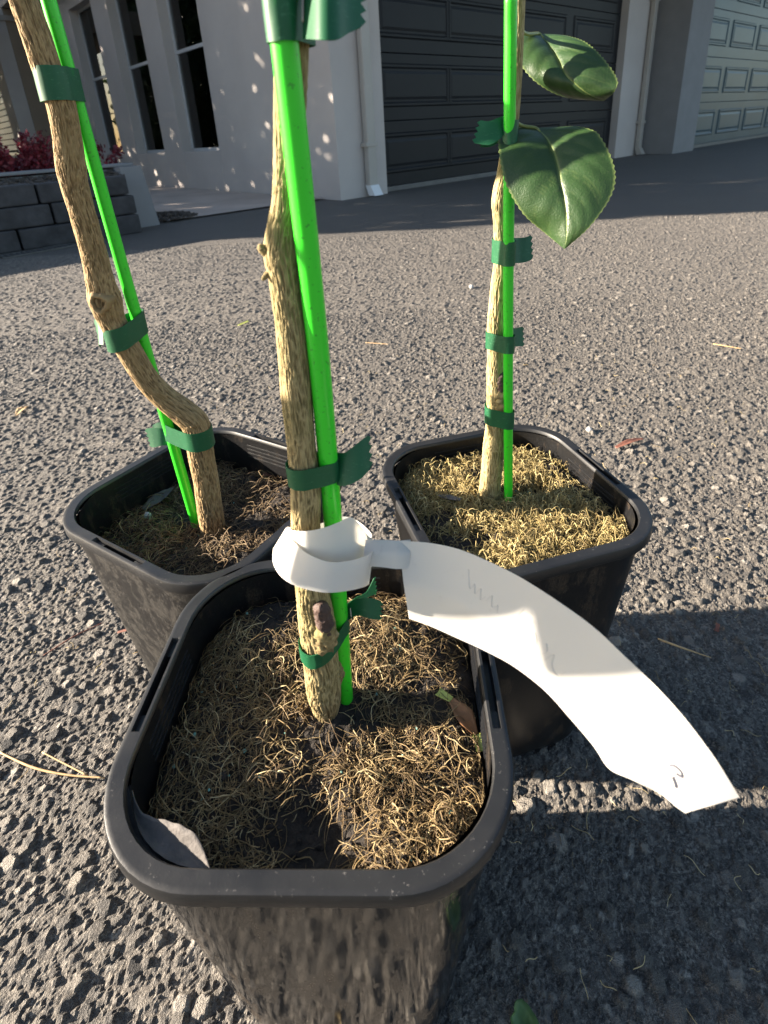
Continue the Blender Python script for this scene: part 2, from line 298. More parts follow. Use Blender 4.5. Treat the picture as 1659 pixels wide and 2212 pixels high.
M = {}
def build_materials():
    # asphalt: tone per stone comes with the geometry, gaps hold pale grit
    t = NT('asphalt'); v = t.coord()
    tone = t.attr('tone'); gap = t.attr('gap')
    fine = t.noise(v, 1100, 2, 0.7); fine2 = t.noise(v, 420, 3, 0.7); mid = t.noise(v, 70, 4, 0.6); big = t.noise(v, 1.6, 4, 0.55)
    stone = t.ramp(tone, [(0.0, (0.045, 0.043, 0.043)), (0.45, (0.105, 0.097, 0.088)), (0.75, (0.185, 0.168, 0.147)), (0.92, (0.28, 0.255, 0.222)), (1.0, (0.42, 0.385, 0.335))])
    grit = t.ramp(fine2, [(0.36, (0.050, 0.044, 0.039)), (0.50, (0.145, 0.128, 0.110)), (0.64, (0.34, 0.305, 0.255))])
    c = t.mix(gap, stone, grit)
    c = t.mix(t.ramp(fine, [(0.58, (0, 0, 0)), (0.68, (0.8, 0.8, 0.8))]), c, (0.36, 0.33, 0.285))
    c = t.mix(t.math('MULTIPLY', t.ramp(mid, [(0.48, (0, 0, 0)), (0.66, (1, 1, 1))]), 0.45), c, (0.185, 0.166, 0.142))
    c = t.mix(0.6, c, t.mix(fine2, (0.45, 0.45, 0.45), (1.55, 1.55, 1.55)), 'MULTIPLY')
    c = t.mix(0.4, c, t.mix(big, (0.66, 0.66, 0.67), (1.33, 1.31, 1.29)), 'MULTIPLY')
    t.base(c); t.rough(0.75)
    t.bump(t.math('ADD', t.math('MULTIPLY', fine, 0.6), fine2), 1.0, 0.0055)
    M['asphalt'] = t.m
    # render wall
    t = NT('render_wall'); v = t.coord()
    f = t.noise(v, 1.3, 4); g = t.noise(v, 260, 3, 0.7)
    t.base(t.ramp(f, [(0.3, (0.47, 0.425, 0.40)), (0.7, (0.54, 0.495, 0.465))])); t.rough(0.9); t.bump(g, 0.35, 0.004)
    M['wall'] = t.m
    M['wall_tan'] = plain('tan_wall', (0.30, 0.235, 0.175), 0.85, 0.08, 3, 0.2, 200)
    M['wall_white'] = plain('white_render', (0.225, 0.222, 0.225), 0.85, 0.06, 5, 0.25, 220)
    M['door_dark'] = plain('charcoal_door_paint', (0.0135, 0.0145, 0.0175), 0.5, 0.10, 4, 0.06, 300, 0.002, 0.22)
    M['door_green'] = plain('blue_green_door_paint', (0.036, 0.076, 0.100), 0.38, 0.14, 2, 0.06, 300, 0.002, 0.28)
    M['pipe'] = plain('downpipe_paint', (0.40, 0.37, 0.335), 0.45, 0.06, 4)
    M['pipe_shoe'] = plain('pale_pipe_end', (0.72, 0.73, 0.74), 0.45, 0.05, 4)
    M['frame'] = plain('aluminium_frame', (0.55, 0.55, 0.56), 0.4, 0.05, 6)
    M['seal'] = plain('door_seal', (0.13, 0.125, 0.12), 0.6, 0.15, 10)
    M['slat'] = plain('shutter_slat', (0.72, 0.70, 0.67), 0.55, 0.1, 5)
    M['slat_white'] = plain('white_shutter', (0.62, 0.66, 0.66), 0.5, 0.05, 5)
    M['inner'] = plain('shade_black', (0.018, 0.017, 0.017), 0.9, 0.1, 5)  # near-black colour paints in the shade of unlit rooms and hollows
    M['roof'] = plain('eave_board', (0.34, 0.30, 0.26), 0.8, 0.08, 5)
    M['concrete'] = plain('path_concrete', (0.43, 0.355, 0.30), 0.85, 0.16, 2.2, 0.3, 150)
    M['sleeper'] = plain('dark_sleeper', (0.042, 0.041, 0.044), 0.8, 0.45, 9, 0.6, 60, 0.006)
    M['mulch'] = plain('mulch', (0.075, 0.06, 0.05), 0.9, 0.5, 30, 0.4, 90)
    M['iron'] = plain('grate_iron', (0.08, 0.078, 0.075), 0.6, 0.2, 20)
    t = NT('window_glass'); t.t.nodes.remove(t.b)
    fr = t.n('ShaderNodeFresnel'); fr.inputs['IOR'].default_value = 1.5
    tr = t.n('ShaderNodeBsdfTransparent'); tr.inputs['Color'].default_value = (0.78, 0.80, 0.80, 1)
    gl = t.n('ShaderNodeBsdfGlossy'); gl.inputs['Roughness'].default_value = 0.02
    mx = t.n('ShaderNodeMixShader'); t.l(fr.outputs[0], mx.inputs[0]); t.l(tr.outputs[0], mx.inputs[1]); t.l(gl.outputs[0], mx.inputs[2]); t.l(mx.outputs[0], t.out.inputs['Surface'])
    M['glass'] = t.m
    # foliage
    def leafm(name, a, b, trans=0.25):
        t = NT(name); v = t.coord()
        tt = t.attr('tone')
        c = t.mix(tt, a, b); t.base(c); t.rough(0.5)
        t.b.inputs['Transmission Weight'].default_value = 0.0
        tl = t.n('ShaderNodeBsdfTranslucent'); t.l(c, tl.inputs['Color'])
        mx = t.n('ShaderNodeMixShader'); mx.inputs[0].default_value = trans
        t.l(t.b.outputs[0], mx.inputs[1]); t.l(tl.outputs[0], mx.inputs[2]); t.l(mx.outputs[0], t.out.inputs['Surface'])
        return t.m
    M['hedge'] = leafm('hedge_leaf', (0.03, 0.05, 0.02), (0.07, 0.11, 0.04))
    M['red_leaf'] = leafm('red_leaf', (0.08, 0.012, 0.02), (0.30, 0.035, 0.05), 0.3)
    M['twig_bark'] = plain('twig_bark', (0.10, 0.07, 0.045), 0.85, 0.3, 40)
    # black plastic
    def plastic(name, dirt_refl_amt, streak=(90, 90, 14), cut=0.0, gloss=0.34, spec=0.4, dcol=((0.050, 0.033, 0.020), (0.27, 0.185, 0.115))):
        t = NT(name); v = t.coord('Object'); vs = t.coord('Object', streak)
        d = t.noise(vs, 1.0, 6, 0.75); p = t.noise(v, 30, 5, 0.65); dust = t.noise(v, 700, 3, 0.7); scr = t.noise(t.coord('Object', (500, 500, 30)), 1, 2)
        mask = t.ramp(t.math('ADD', t.math('MULTIPLY', d, 0.62), t.math('MULTIPLY', p, 0.38)), [(0.505 + cut, (0, 0, 0)), (0.53 + cut, (0.65, 0.65, 0.65)), (0.58 + cut, (1, 1, 1))])
        mask = t.math('MULTIPLY', mask, t.math('MULTIPLY', t.ramp(dust, [(0.35, (0.25,) * 3), (0.6, (1, 1, 1))]), dirt_refl_amt))
        blk = t.mix(t.ramp(dust, [(0.5, (0, 0, 0)), (0.75, (1, 1, 1))]), (0.0075, 0.0075, 0.008), (0.020, 0.020, 0.021))
        dirt_refl = t.mix(dust, *dcol)
        t.b.inputs['Specular IOR Level'].default_value = spec
        t.base(t.mix(mask, blk, dirt_refl))
        t.rough(t.math('ADD', t.math('ADD', gloss, t.math('MULTIPLY', dust, 0.10)), t.math('MULTIPLY', mask, 0.5)))
        t.bump(t.math('ADD', t.math('MULTIPLY', mask, 0.8), t.math('MULTIPLY', scr, 0.10)), 0.3, 0.0010)
        return t.m
    M['pot_dirt_refl'] = plastic('black_plastic_dirt_reflection', 0.34, (140, 140, 22), 0.022, 0.05, 0.45)  # brown streaks paint the ground's reflection into the colour, with some dirt
    M['pot_dusty'] = plastic('black_plastic_dusty', 0.26, (120, 120, 90), -0.03, 0.26, 0.4, ((0.05, 0.046, 0.041), (0.22, 0.205, 0.18)))
    M['pot_clean'] = plastic('black_plastic', 0.22, (70, 70, 20), 0.03, 0.28)
    t = NT('pot_rim_plastic'); v = t.coord()
    dust = t.noise(v, 420, 3, 0.75); cl = t.noise(v, 25, 4); sp2 = t.noise(v, 60, 3)
    spk = t.math('MULTIPLY', t.ramp(dust, [(0.645, (0, 0, 0)), (0.70, (1, 1, 1))]), t.ramp(sp2, [(0.42, (0, 0, 0)), (0.62, (1, 1, 1))]))
    t.base(t.mix(t.math('MULTIPLY', spk, 0.7), t.mix(cl, (0.007, 0.0073, 0.0082), (0.019, 0.0196, 0.021)), (0.17, 0.16, 0.15)))
    t.rough(t.ramp(cl, [(0.3, (0.34,) * 3), (0.7, (0.50,) * 3)])); t.bump(dust, 0.12, 0.0006)
    M['rim'] = t.m
    M['soil'] = plain('potting_mix', (0.022, 0.017, 0.013), 0.95, 0.6, 160, 0.8, 420, 0.003)
    def fibre(name, dark, mid, light):
        t = NT(name); tt = t.attr('tone'); t.base(t.ramp(tt, [(0.0, dark), (0.5, mid), (1.0, light)])); t.rough(0.7)
        return t.m
    M['fibre_F'] = fibre('root_fibre', (0.075, 0.045, 0.020), (0.27, 0.185, 0.078), (0.66, 0.54, 0.30))
    M['fibre_R'] = fibre('golden_root_fibre', (0.15, 0.105, 0.040), (0.42, 0.325, 0.125), (0.72, 0.60, 0.31))
    M['fibre_L'] = fibre('brown_root_fibre', (0.07, 0.045, 0.022), (0.19, 0.125, 0.06), (0.42, 0.32, 0.17))
    def bark(name, dark, mid, light, green):
        t = NT(name); v = t.coord(); r = t.attr('tone'); p = t.noise(v, 60, 4); fi = t.noise(v, 1300, 3, 0.7)
        c = t.ramp(r, [(0.0, dark), (0.42, mid), (1.0, light)])
        c = t.mix(t.math('MULTIPLY', t.ramp(p, [(0.45, (0, 0, 0)), (0.65, (1, 1, 1))]), 0.55), c, green)
        c = t.mix(0.5, c, t.mix(fi, (0.6, 0.6, 0.6), (1.35, 1.35, 1.35)), 'MULTIPLY')
        t.base(c); t.rough(0.85); t.bump(fi, 0.5, 0.0006)
        return t.m
    M['bark_F'] = bark('bark_olive', (0.095, 0.066, 0.025), (0.205, 0.150, 0.064), (0.385, 0.30, 0.142), (0.19, 0.162, 0.058))
    M['bark_L'] = bark('bark_brown', (0.085, 0.052, 0.022), (0.195, 0.122, 0.053), (0.36, 0.25, 0.12), (0.235, 0.155, 0.066))
    M['bark_R'] = bark('bark_grey_olive', (0.10, 0.07, 0.028), (0.27, 0.205, 0.085), (0.45, 0.37, 0.19), (0.23, 0.19, 0.07))
    M['stub'] = plain('cut_stub', (0.060, 0.034, 0.026), 0.7, 0.35, 200, 0.6, 700, 0.001)
    t = NT('green_stake'); v = t.coord(); f = t.noise(v, 500, 2); lowm = t.noise(v, 60, 3)
    t.base(t.mix(t.math('MULTIPLY', t.ramp(f, [(0.64, (0, 0, 0)), (0.68, (1, 1, 1))]), 0.5), (0.035, 0.60, 0.022), (0.02, 0.10, 0.02))); t.rough(0.33)
    t.b.inputs['Subsurface Weight'].default_value = 0.0
    M['stake'] = t.m
    t = NT('green_tie_tape'); v = t.coord(); f = t.noise(v, 90, 4); sc = t.noise(t.coord('Object', (300, 300, 900)), 1, 3)
    c = t.mix(t.math('MULTIPLY', t.ramp(sc, [(0.60, (0, 0, 0)), (0.68, (1, 1, 1))]), 0.35), t.mix(f, (0.008, 0.090, 0.034), (0.013, 0.128, 0.052)), (0.10, 0.30, 0.15))
    t.base(c); t.rough(0.48)
    tl = t.n('ShaderNodeBsdfTranslucent'); tl.inputs['Color'].default_value = (0.03, 0.30, 0.09, 1)
    mx = t.n('ShaderNodeMixShader'); mx.inputs[0].default_value = 0.28
    t.l(t.b.outputs[0], mx.inputs[1]); t.l(tl.outputs[0], mx.inputs[2]); t.l(mx.outputs[0], t.out.inputs['Surface'])
    M['tie'] = t.m
    M['steel'] = plain('staple_wire', (0.42, 0.36, 0.31), 0.35, 0.1, 50); 
    t = NT('label_card'); v = t.coord(); f = t.noise(v, 30, 3); sm = t.noise(v, 200, 4)
    c = t.mix(t.math('MULTIPLY', t.ramp(sm, [(0.64, (0, 0, 0)), (0.72, (1, 1, 1))]), 0.25), t.mix(f, (0.74, 0.73, 0.70), (0.79, 0.78, 0.755)), (0.5, 0.48, 0.46))
    t.base(c); t.rough(0.5); t.b.inputs['Specular IOR Level'].default_value = 0.3
    tl = t.n('ShaderNodeBsdfTranslucent'); tl.inputs['Color'].default_value = (0.80, 0.765, 0.70, 1)
    mx = t.n('ShaderNodeMixShader'); mx.inputs[0].default_value = 0.5
    t.l(t.b.outputs[0], mx.inputs[1]); t.l(tl.outputs[0], mx.inputs[2]); t.l(mx.outputs[0], t.out.inputs['Surface'])
    M['label'] = t.m
    M['ink_faint'] = M['label'].copy(); M['ink_faint'].name = 'faint_ink'
    for nd in M['ink_faint'].node_tree.nodes:
        if nd.type == 'MIX' and nd.data_type == 'RGBA':
            for q in (6, 7):
                c_ = nd.inputs[q].default_value; nd.inputs[q].default_value = (c_[0] * 0.94, c_[1] * 0.94, c_[2] * 0.94, 1)
        if nd.type == 'BSDF_TRANSLUCENT': nd.inputs['Color'].default_value = (0.75, 0.72, 0.66, 1)
    M['ink'] = plain('grey_print', (0.10, 0.10, 0.12), 0.5, 0.2, 900)
    # camellia leaf
    t = NT('camellia_leaf'); v = t.coord(); vein = t.attr('tone'); f = t.noise(v, 45, 4); g = t.noise(v, 900, 3)
    c = t.mix(f, (0.017, 0.048, 0.013), (0.042, 0.088, 0.026))
    c = t.mix(t.math('MULTIPLY', t.ramp(g, [(0.5, (0, 0, 0)), (0.85, (1, 1, 1))]), 0.30), c, (0.13, 0.15, 0.09))
    c = t.mix(vein, c, (0.20, 0.26, 0.085)); t.base(c); t.rough(0.38); t.bump(t.math('ADD', g, t.math('MULTIPLY', f, 2.0)), 0.35, 0.0008)
    tl = t.n('ShaderNodeBsdfTranslucent'); tl.inputs['Color'].default_value = (0.09, 0.19, 0.03, 1)
    mx = t.n('ShaderNodeMixShader'); mx.inputs[0].default_value = 0.25
    t.l(t.b.outputs[0], mx.inputs[1]); t.l(tl.outputs[0], mx.inputs[2]); t.l(mx.outputs[0], t.out.inputs['Surface'])
    M['leaf'] = t.m
    M['petiole'] = plain('petiole', (0.22, 0.24, 0.07), 0.5, 0.15, 80)
    M['grey_leaf'] = plain('dead_grey_leaf', (0.105, 0.094, 0.086), 0.75, 0.35, 90, 0.4, 500, 0.001)
    M['brown_leaf'] = plain('dead_brown_leaf', (0.26, 0.125, 0.055), 0.65, 0.3, 90, 0.3, 500, 0.001)
    M['yellow_leaf'] = plain('yellow_green_leaf', (0.38, 0.42, 0.10), 0.5, 0.2, 90)
    M['green_leaf'] = plain('green_leaf', (0.07, 0.13, 0.03), 0.45, 0.25, 90)
    M['straw'] = plain('straw', (0.50, 0.33, 0.16), 0.7, 0.25, 120)
    M['red_bark'] = plain('red_brown_chip', (0.17, 0.065, 0.042), 0.75, 0.3, 120)
    M['pebble'] = plain('white_pebble', (0.42, 0.42, 0.41), 0.6, 0.2, 150)
    M['pellet'] = plain('fertiliser_pellet', (0.16, 0.36, 0.30), 0.6, 0.2, 150)
build_materials()

# ------------------------------------------------------------------ ground
def stones(P, cell, seed, rmin, rmax, hmax, slope, tilt, share=1.0):
    """height of a bed of angular chips at P (n,2); returns height, stone tone, distance past the chip's edge"""
    ij = np.floor(P / cell).astype(np.int64)
    best = np.full(len(P), -1.0); tone = np.zeros(len(P)); edge = np.zeros(len(P))
    for dx in (-1, 0, 1):
        for dy in (-1, 0, 1):
            a = ij[:, 0] + dx; b = ij[:, 1] + dy; z = np.zeros_like(a)
            h = lambda s: hash3(a, b, z, seed + s)
            cx = (a + 0.1 + 0.8 * h(1)) * cell; cy = (b + 0.1 + 0.8 * h(2)) * cell
            d0 = P[:, 0] - cx; d1 = P[:, 1] - cy
            ang = h(3) * math.pi; asp = 0.75 + 0.5 * h(9)
            dist = 0
            for k in range(3):
                an = ang + k * (math.pi / 3) + 0.35 * (h(10 + k) - 0.5)
                pr = (d0 * np.cos(an) + d1 * np.sin(an)) * (asp if k == 0 else 1.0)
                dist = np.maximum(dist, np.abs(pr))
            r = cell * (rmin + (rmax - rmin) * h(4))
            tl = tilt * (h(5) - 0.5); tm = tilt * (h(6) - 0.5)
            e = np.maximum(0, dist - r)
            hh = hmax * h(7) ** 1.3 + tl * d0 + tm * d1 - slope * e
            if share < 1: hh = np.where(h(14) < share, hh, -1.0)
            m = hh > best
            best = np.where(m, hh, best); tone = np.where(m, h(8), tone); edge = np.where(m, e, edge)
    return best, tone, edge

def ground_height(P):
    h1, t1, e1 = stones(P, 0.0140, 3, 0.14, 0.40, 0.0056, 1.8, 0.7, 0.55)
    h2, t2, e2 = stones(P, 0.0060, 40, 0.12, 0.42, 0.0036, 1.8, 0.8)
    q = np.concatenate([P, np.zeros((len(P), 1))], 1)
    base = (fbm(q * 330, 5, 2) - 0.5) * 0.0030 + 0.0010
    use = h1 > h2
    h = np.where(use, h1, h2); tone = np.where(use, t1, t2); e = np.where(use, e1, e2)
    gap = np.clip((base - h) / 0.0006, 0, 1)
    gap = np.maximum(gap, np.clip(e / 0.0022, 0, 1) * 0.75)
    h = np.maximum(h, base)
    und = (fbm(q * 3.0, 9, 2) - 0.5) * 0.003
    return h - 0.0028 + und * 0.4, tone, gap

def make_ground():
    Vs, Fs, T, G = [], [], [], []
    n0 = 0
    for (x0, x1, y0, y1, st) in ((-0.70, 0.72, -0.45, -0.12, 0.0040), (-0.70, 0.72, -0.12, 0.76, 0.0018), (-1.30, 1.45, 0.76, 1.80, 0.0037), (-2.45, 2.70, 1.80, 3.30, 0.0070)):
        nx = int((x1 - x0) / st) + 1; ny = int((y1 - y0) / st) + 1
        X, Y = np.meshgrid(np.linspace(x0, x1, nx), np.linspace(y0, y1, ny))
        P = np.stack([X.ravel(), Y.ravel()], 1)
        h, t, g = ground_height(P)
        Vs.append(np.concatenate([P, h[:, None]], 1)); T.append(t); G.append(g)
        i = np.arange(ny - 1)[:, None] * nx; j = np.arange(nx - 1)[None, :]
        Fs.append(np.stack([i + j, i + j + 1, i + j + 1 + nx, i + j + nx], -1).reshape(-1, 4) + n0)
        n0 += nx * ny
    S = 60.0
    for (x0, x1, y0, y1) in ((-S, S, -S, -0.45), (-S, -0.70, -0.45, 0.02), (0.72, S, -0.45, 0.02), (-S, -0.70, 0.02, 0.76), (0.72, S, 0.02, 0.76), (-S, -1.30, 0.76, 1.80), (1.45, S, 0.76, 1.80), (-S, -2.45, 1.80, 3.30), (2.70, S, 1.80, 3.30), (-S, S, 3.30, 2 * S)):
        Vs.append(np.array([(x0, y0, -0.001), (x1, y0, -0.001), (x1, y1, -0.001), (x0, y1, -0.001)])); T.append(np.full(4, 0.30)); G.append(np.full(4, 0.12))
        Fs.append(np.array([[0, 1, 2, 3]]) + n0); n0 += 4
    Vs.append(np.array([(-S, -S, -0.012), (S, -S, -0.012), (S, 2 * S, -0.012), (-S, 2 * S, -0.012)])); T.append(np.full(4, 0.3)); G.append(np.full(4, 0.1)); Fs.append(np.array([[0, 1, 2, 3]]) + n0); n0 += 4
    me = np_mesh('driveway', np.vstack(Vs), np.vstack(Fs), M['asphalt'], False, {'tone': np.concatenate(T), 'gap': np.concatenate(G)})
    tag(link('driveway', me), 'rough dark asphalt driveway strewn with grit', kind='structure')
make_ground()

# ------------------------------------------------------------------ house (local x = along the garage front, local y = into the block)
HB, HA = 3.2, 4.1
DA = Vector((-0.65, 0.76, 0)).normalized(); DB = Vector((0.76, 0.65, 0)).normalized()
HRZ = math.atan2(0.65, 0.76)
def AB(a, b, z=0.0): return DA * a + DB * b + Vector((0, 0, z))

def panel_mesh(w, h, material):
    rings = [(0.0, 0.0), (0.012, 0.012), (0.030, 0.012), (0.045, 0.001), (0.062, 0.001), (0.085, 0.008)]
    V, F = [], []
    for ins, out in rings:
        V += [(ins, -out, ins), (w - ins, -out, ins), (w - ins, -out, h - ins), (ins, -out, h - ins)]
    for k in range(len(rings) - 1):
        for j in range(4):
            a, b = 4 * k + j, 4 * k + (j + 1) % 4
            F.append((a, b, b + 4, a + 4))
    n = 4 * (len(rings) - 1); F.append((n, n + 1, n + 2, n + 3))
    return py_mesh('panel', V, F, material)

def make_house():
    H = empty('house', AB(HA, HB), HRZ)
    tag(H, 'grey rendered house with tall recessed windows and garage doors', 'house')
    def hb(name, b0, b1, a0, a1, z0, z1, m, bev=0.004, parent=H):
        return box(name, b0 - HB, b1 - HB, a0 - HA, a1 - HA, z0, z1, M[m], parent, bev)
    TOP = 2.8
    # garage front
    hb('corner_pier', 3.2, 3.76, 4.10, 4.55, -0.02, TOP, 'wall')
    hb('lintel', 3.76, 8.08, 4.10, 4.40, 2.28, TOP, 'wall')
    hb('garage_pier', 8.08, 8.86, 4.10, 4.60, -0.02, TOP, 'wall')
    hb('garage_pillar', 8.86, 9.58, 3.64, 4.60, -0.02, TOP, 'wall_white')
    hb('lintel', 9.58, 14.55, 3.64, 3.95, 2.5, TOP, 'wall')
    hb('end_pier', 14.55, 15.2, 3.64, 4.6, -0.02, TOP, 'wall')
    # window wall
    ops = [(6.22, 7.17), (7.72, 8.68), (9.26, 10.22)]
    edges = [4.55] + [e for o in ops for e in o] + [11.0]
    for k in range(0, len(edges), 2):
        hb('wall_pier', 3.2, 3.46, edges[k], edges[k + 1], -0.02, TOP, 'wall')
    for (a0, a1) in ops:
        hb('sill_wall', 3.2, 3.46, a0, a1, -0.02, 0.44, 'wall')
        hb('window_head', 3.2, 3.46, a0, a1, 2.42, TOP, 'wall')
        w = box('window', 3.335 - HB, 3.35 - HB, a0 - HA, a1 - HA, 0.44, 0.475, M['frame'], H, 0.003)
        fb = lambda *q: box('window_frame', q[0] - HB, q[1] - HB, q[2] - HA, q[3] - HA, q[4], q[5], M['frame'], w, 0.002)
        fb(3.32, 3.36, a0, a0 + 0.03, 0.477, 2.42); fb(3.32, 3.36, a1 - 0.03, a1, 0.477, 2.42)
        fb(3.32, 3.36, a0 + 0.031, a1 - 0.031, 1.49, 1.525); fb(3.32, 3.36, a0 + 0.031, a1 - 0.031, 2.385, 2.42)
        for (z0, z1) in ((0.477, 1.489), (1.526, 2.384)):
            box('pane', 3.336 - HB, 3.342 - HB, a0 + 0.031 - HA, a1 - 0.031 - HA, z0, z1, M['glass'], w)
        sm = None
        z = 0.53
        while z < 2.36:
            if sm is None:
                bm = bmesh.new(); bmesh.ops.create_cube(bm, size=1.0)
                bmesh.ops.scale(bm, vec=(0.008, a1 - a0 - 0.10, 0.078), verts=bm.verts)
                bmesh.ops.rotate(bm, cent=(0, 0, 0), matrix=Matrix.Rotation(math.radians(24), 3, 'Y'), verts=bm.verts)
                sm = bpy.data.meshes.new('slat'); bm.to_mesh(sm); bm.free(); sm.materials.append(M['slat'])
            s = link('slat', sm, w); s.location = (3.415 - HB, (a0 + a1) / 2 - HA, z)
            z += 0.088
    hb('room_shade', 3.50, 3.56, 4.6, 10.95, 0.0, TOP, 'inner', 0)  # near-black sheet behind the slats stands for the room's darkness
    # doors
    def door(name, b0, b1, a, joints, pans, pw, zp, m):
        D = empty(name, (0, 0, 0)); D.parent = H
        ms = None
        for k in range(len(joints) - 1):
            box('door_section', b0 - HB, b1 - HB, a - HA, a + 0.04 - HA, joints[k] + 0.003, joints[k + 1] - 0.003, M[m], D, 0.004)
        for p in pans:
            for (z0, z1) in zp:
                if ms is None: ms = panel_mesh(pw, z1 - z0, M[m])
                o = link('panel', ms, D); o.location = (p - HB, a - 0.0015 - HA, z0)
        hbm = box('bottom_seal', b0 - HB, b1 - HB, a - 0.012 - HA, a + 0.05 - HA, 0.0, joints[0], M['seal'], D, 0.004)
        return D
    d1 = door('garage_door', 3.765, 8.075, 4.20, [0.045, 0.62, 1.175, 1.73, 2.275], [3.56 + 0.24, 4.70, 5.83, 6.96], 0.98, [(0.16, 0.52), (0.735, 1.085), (1.29, 1.64), (1.84, 2.19)], 'door_dark')
    d1['label'] = 'charcoal panelled garage door'
    d2 = door('garage_door', 9.585, 14.545, 3.84, [0.05, 0.65, 1.27, 1.89, 2.495], [9.73, 10.92, 12.11, 13.30], 1.02, [(0.17, 0.54), (0.78, 1.155), (1.42, 1.80), (2.03, 2.4)], 'door_green')
    d2['label'] = 'blue green panelled garage door'
    # downpipes
    def pipe(b, a, shoe):
        p = hb('downpipe', b, b + 0.095, a - 0.075, a - 0.012, 0.09, TOP, 'pipe', 0.012)
        for z in (0.42, 1.9):
            box('pipe_bracket', b - 0.02 - HB, b + 0.115 - HB, a - 0.08 - HA, a - 0.004 - HA, z, z + 0.035, M['pipe'], p, 0.003)
        V = [(0, 0, 0.10), (0.1, 0, 0.10), (0.1, 0.068, 0.10), (0, 0.068, 0.10), (0.0, -0.055, 0.012), (0.1, -0.055, 0.012), (0.1, 0.03, 0.012), (0, 0.03, 0.012)]
        F = [(0, 1, 2, 3), (7, 6, 5, 4), (0, 4, 5, 1), (1, 5, 6, 2), (2, 6, 7, 3), (3, 7, 4, 0)]
        s = link('pipe_shoe', py_mesh('pipe_shoe', V, F, M[shoe]), p); s.location = (b - 0.0025 - HB, a - 0.08 - HA, 0)
    pipe(3.485, 4.10, 'pipe_shoe'); pipe(8.63, 4.10, 'pipe')
    # entry beyond the window wall
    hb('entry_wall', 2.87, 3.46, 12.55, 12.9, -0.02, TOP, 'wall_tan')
    hb('entry_side_wall', 2.62, 2.868, 12.55, 13.2, -0.02, TOP, 'wall')
    hb('entry_side_wall', 2.62, 2.868, 15.2, 18.0, -0.02, TOP, 'wall')
    e = hb('shuttered_window', 2.70, 2.74, 13.2, 15.2, 0.5, 0.56, 'frame')
    for k in range(20):
        s = box('slat', 2.70 - HB, 2.715 - HB, 13.25 - HA, 15.15 - HA, 0.6 + k * 0.105, 0.69 + k * 0.105, M['slat_white'], e, 0.003)
    hb('sill_wall', 2.62, 2.868, 13.2, 15.2, -0.02, 0.5, 'wall')
    hb('entry_shade', 2.76, 2.80, 13.2, 15.2, 0.56, TOP, 'inner', 0)  # near-black sheet painted as the darkness behind the shutters
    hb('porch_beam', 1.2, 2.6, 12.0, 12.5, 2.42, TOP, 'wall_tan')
    hb('porch_soffit', 1.2, 3.19, 12.51, 18.0, 2.62, 2.7, 'roof')
    # eaves and roof body
    hb('eave', 2.86, 15.5, 2.70, 4.0, 2.81, 2.95, 'roof', 0.01)  # front overhang deepened to darken the piers and doors beneath
    hb('eave', 2.86, 15.5, 4.003, 18.0, 2.81, 2.95, 'roof', 0.01)
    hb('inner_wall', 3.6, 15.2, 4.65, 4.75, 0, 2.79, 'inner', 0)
make_house()

# path and garden edge by the house
def sheet(name, pts, z, m, label, kind='structure', parts=None):
    me = py_mesh(name, [(p.x, p.y, z) for p in pts], [tuple(range(len(pts)))], M[m])
    return tag(link(name, me), label, kind=kind)
p = sheet('path', [AB(4.36, 1.72), AB(4.33, 3.19), AB(12.5, 3.19), AB(12.5, 1.72)], 0.012, 'concrete', 'tan concrete path along the window wall')
pm = p.data

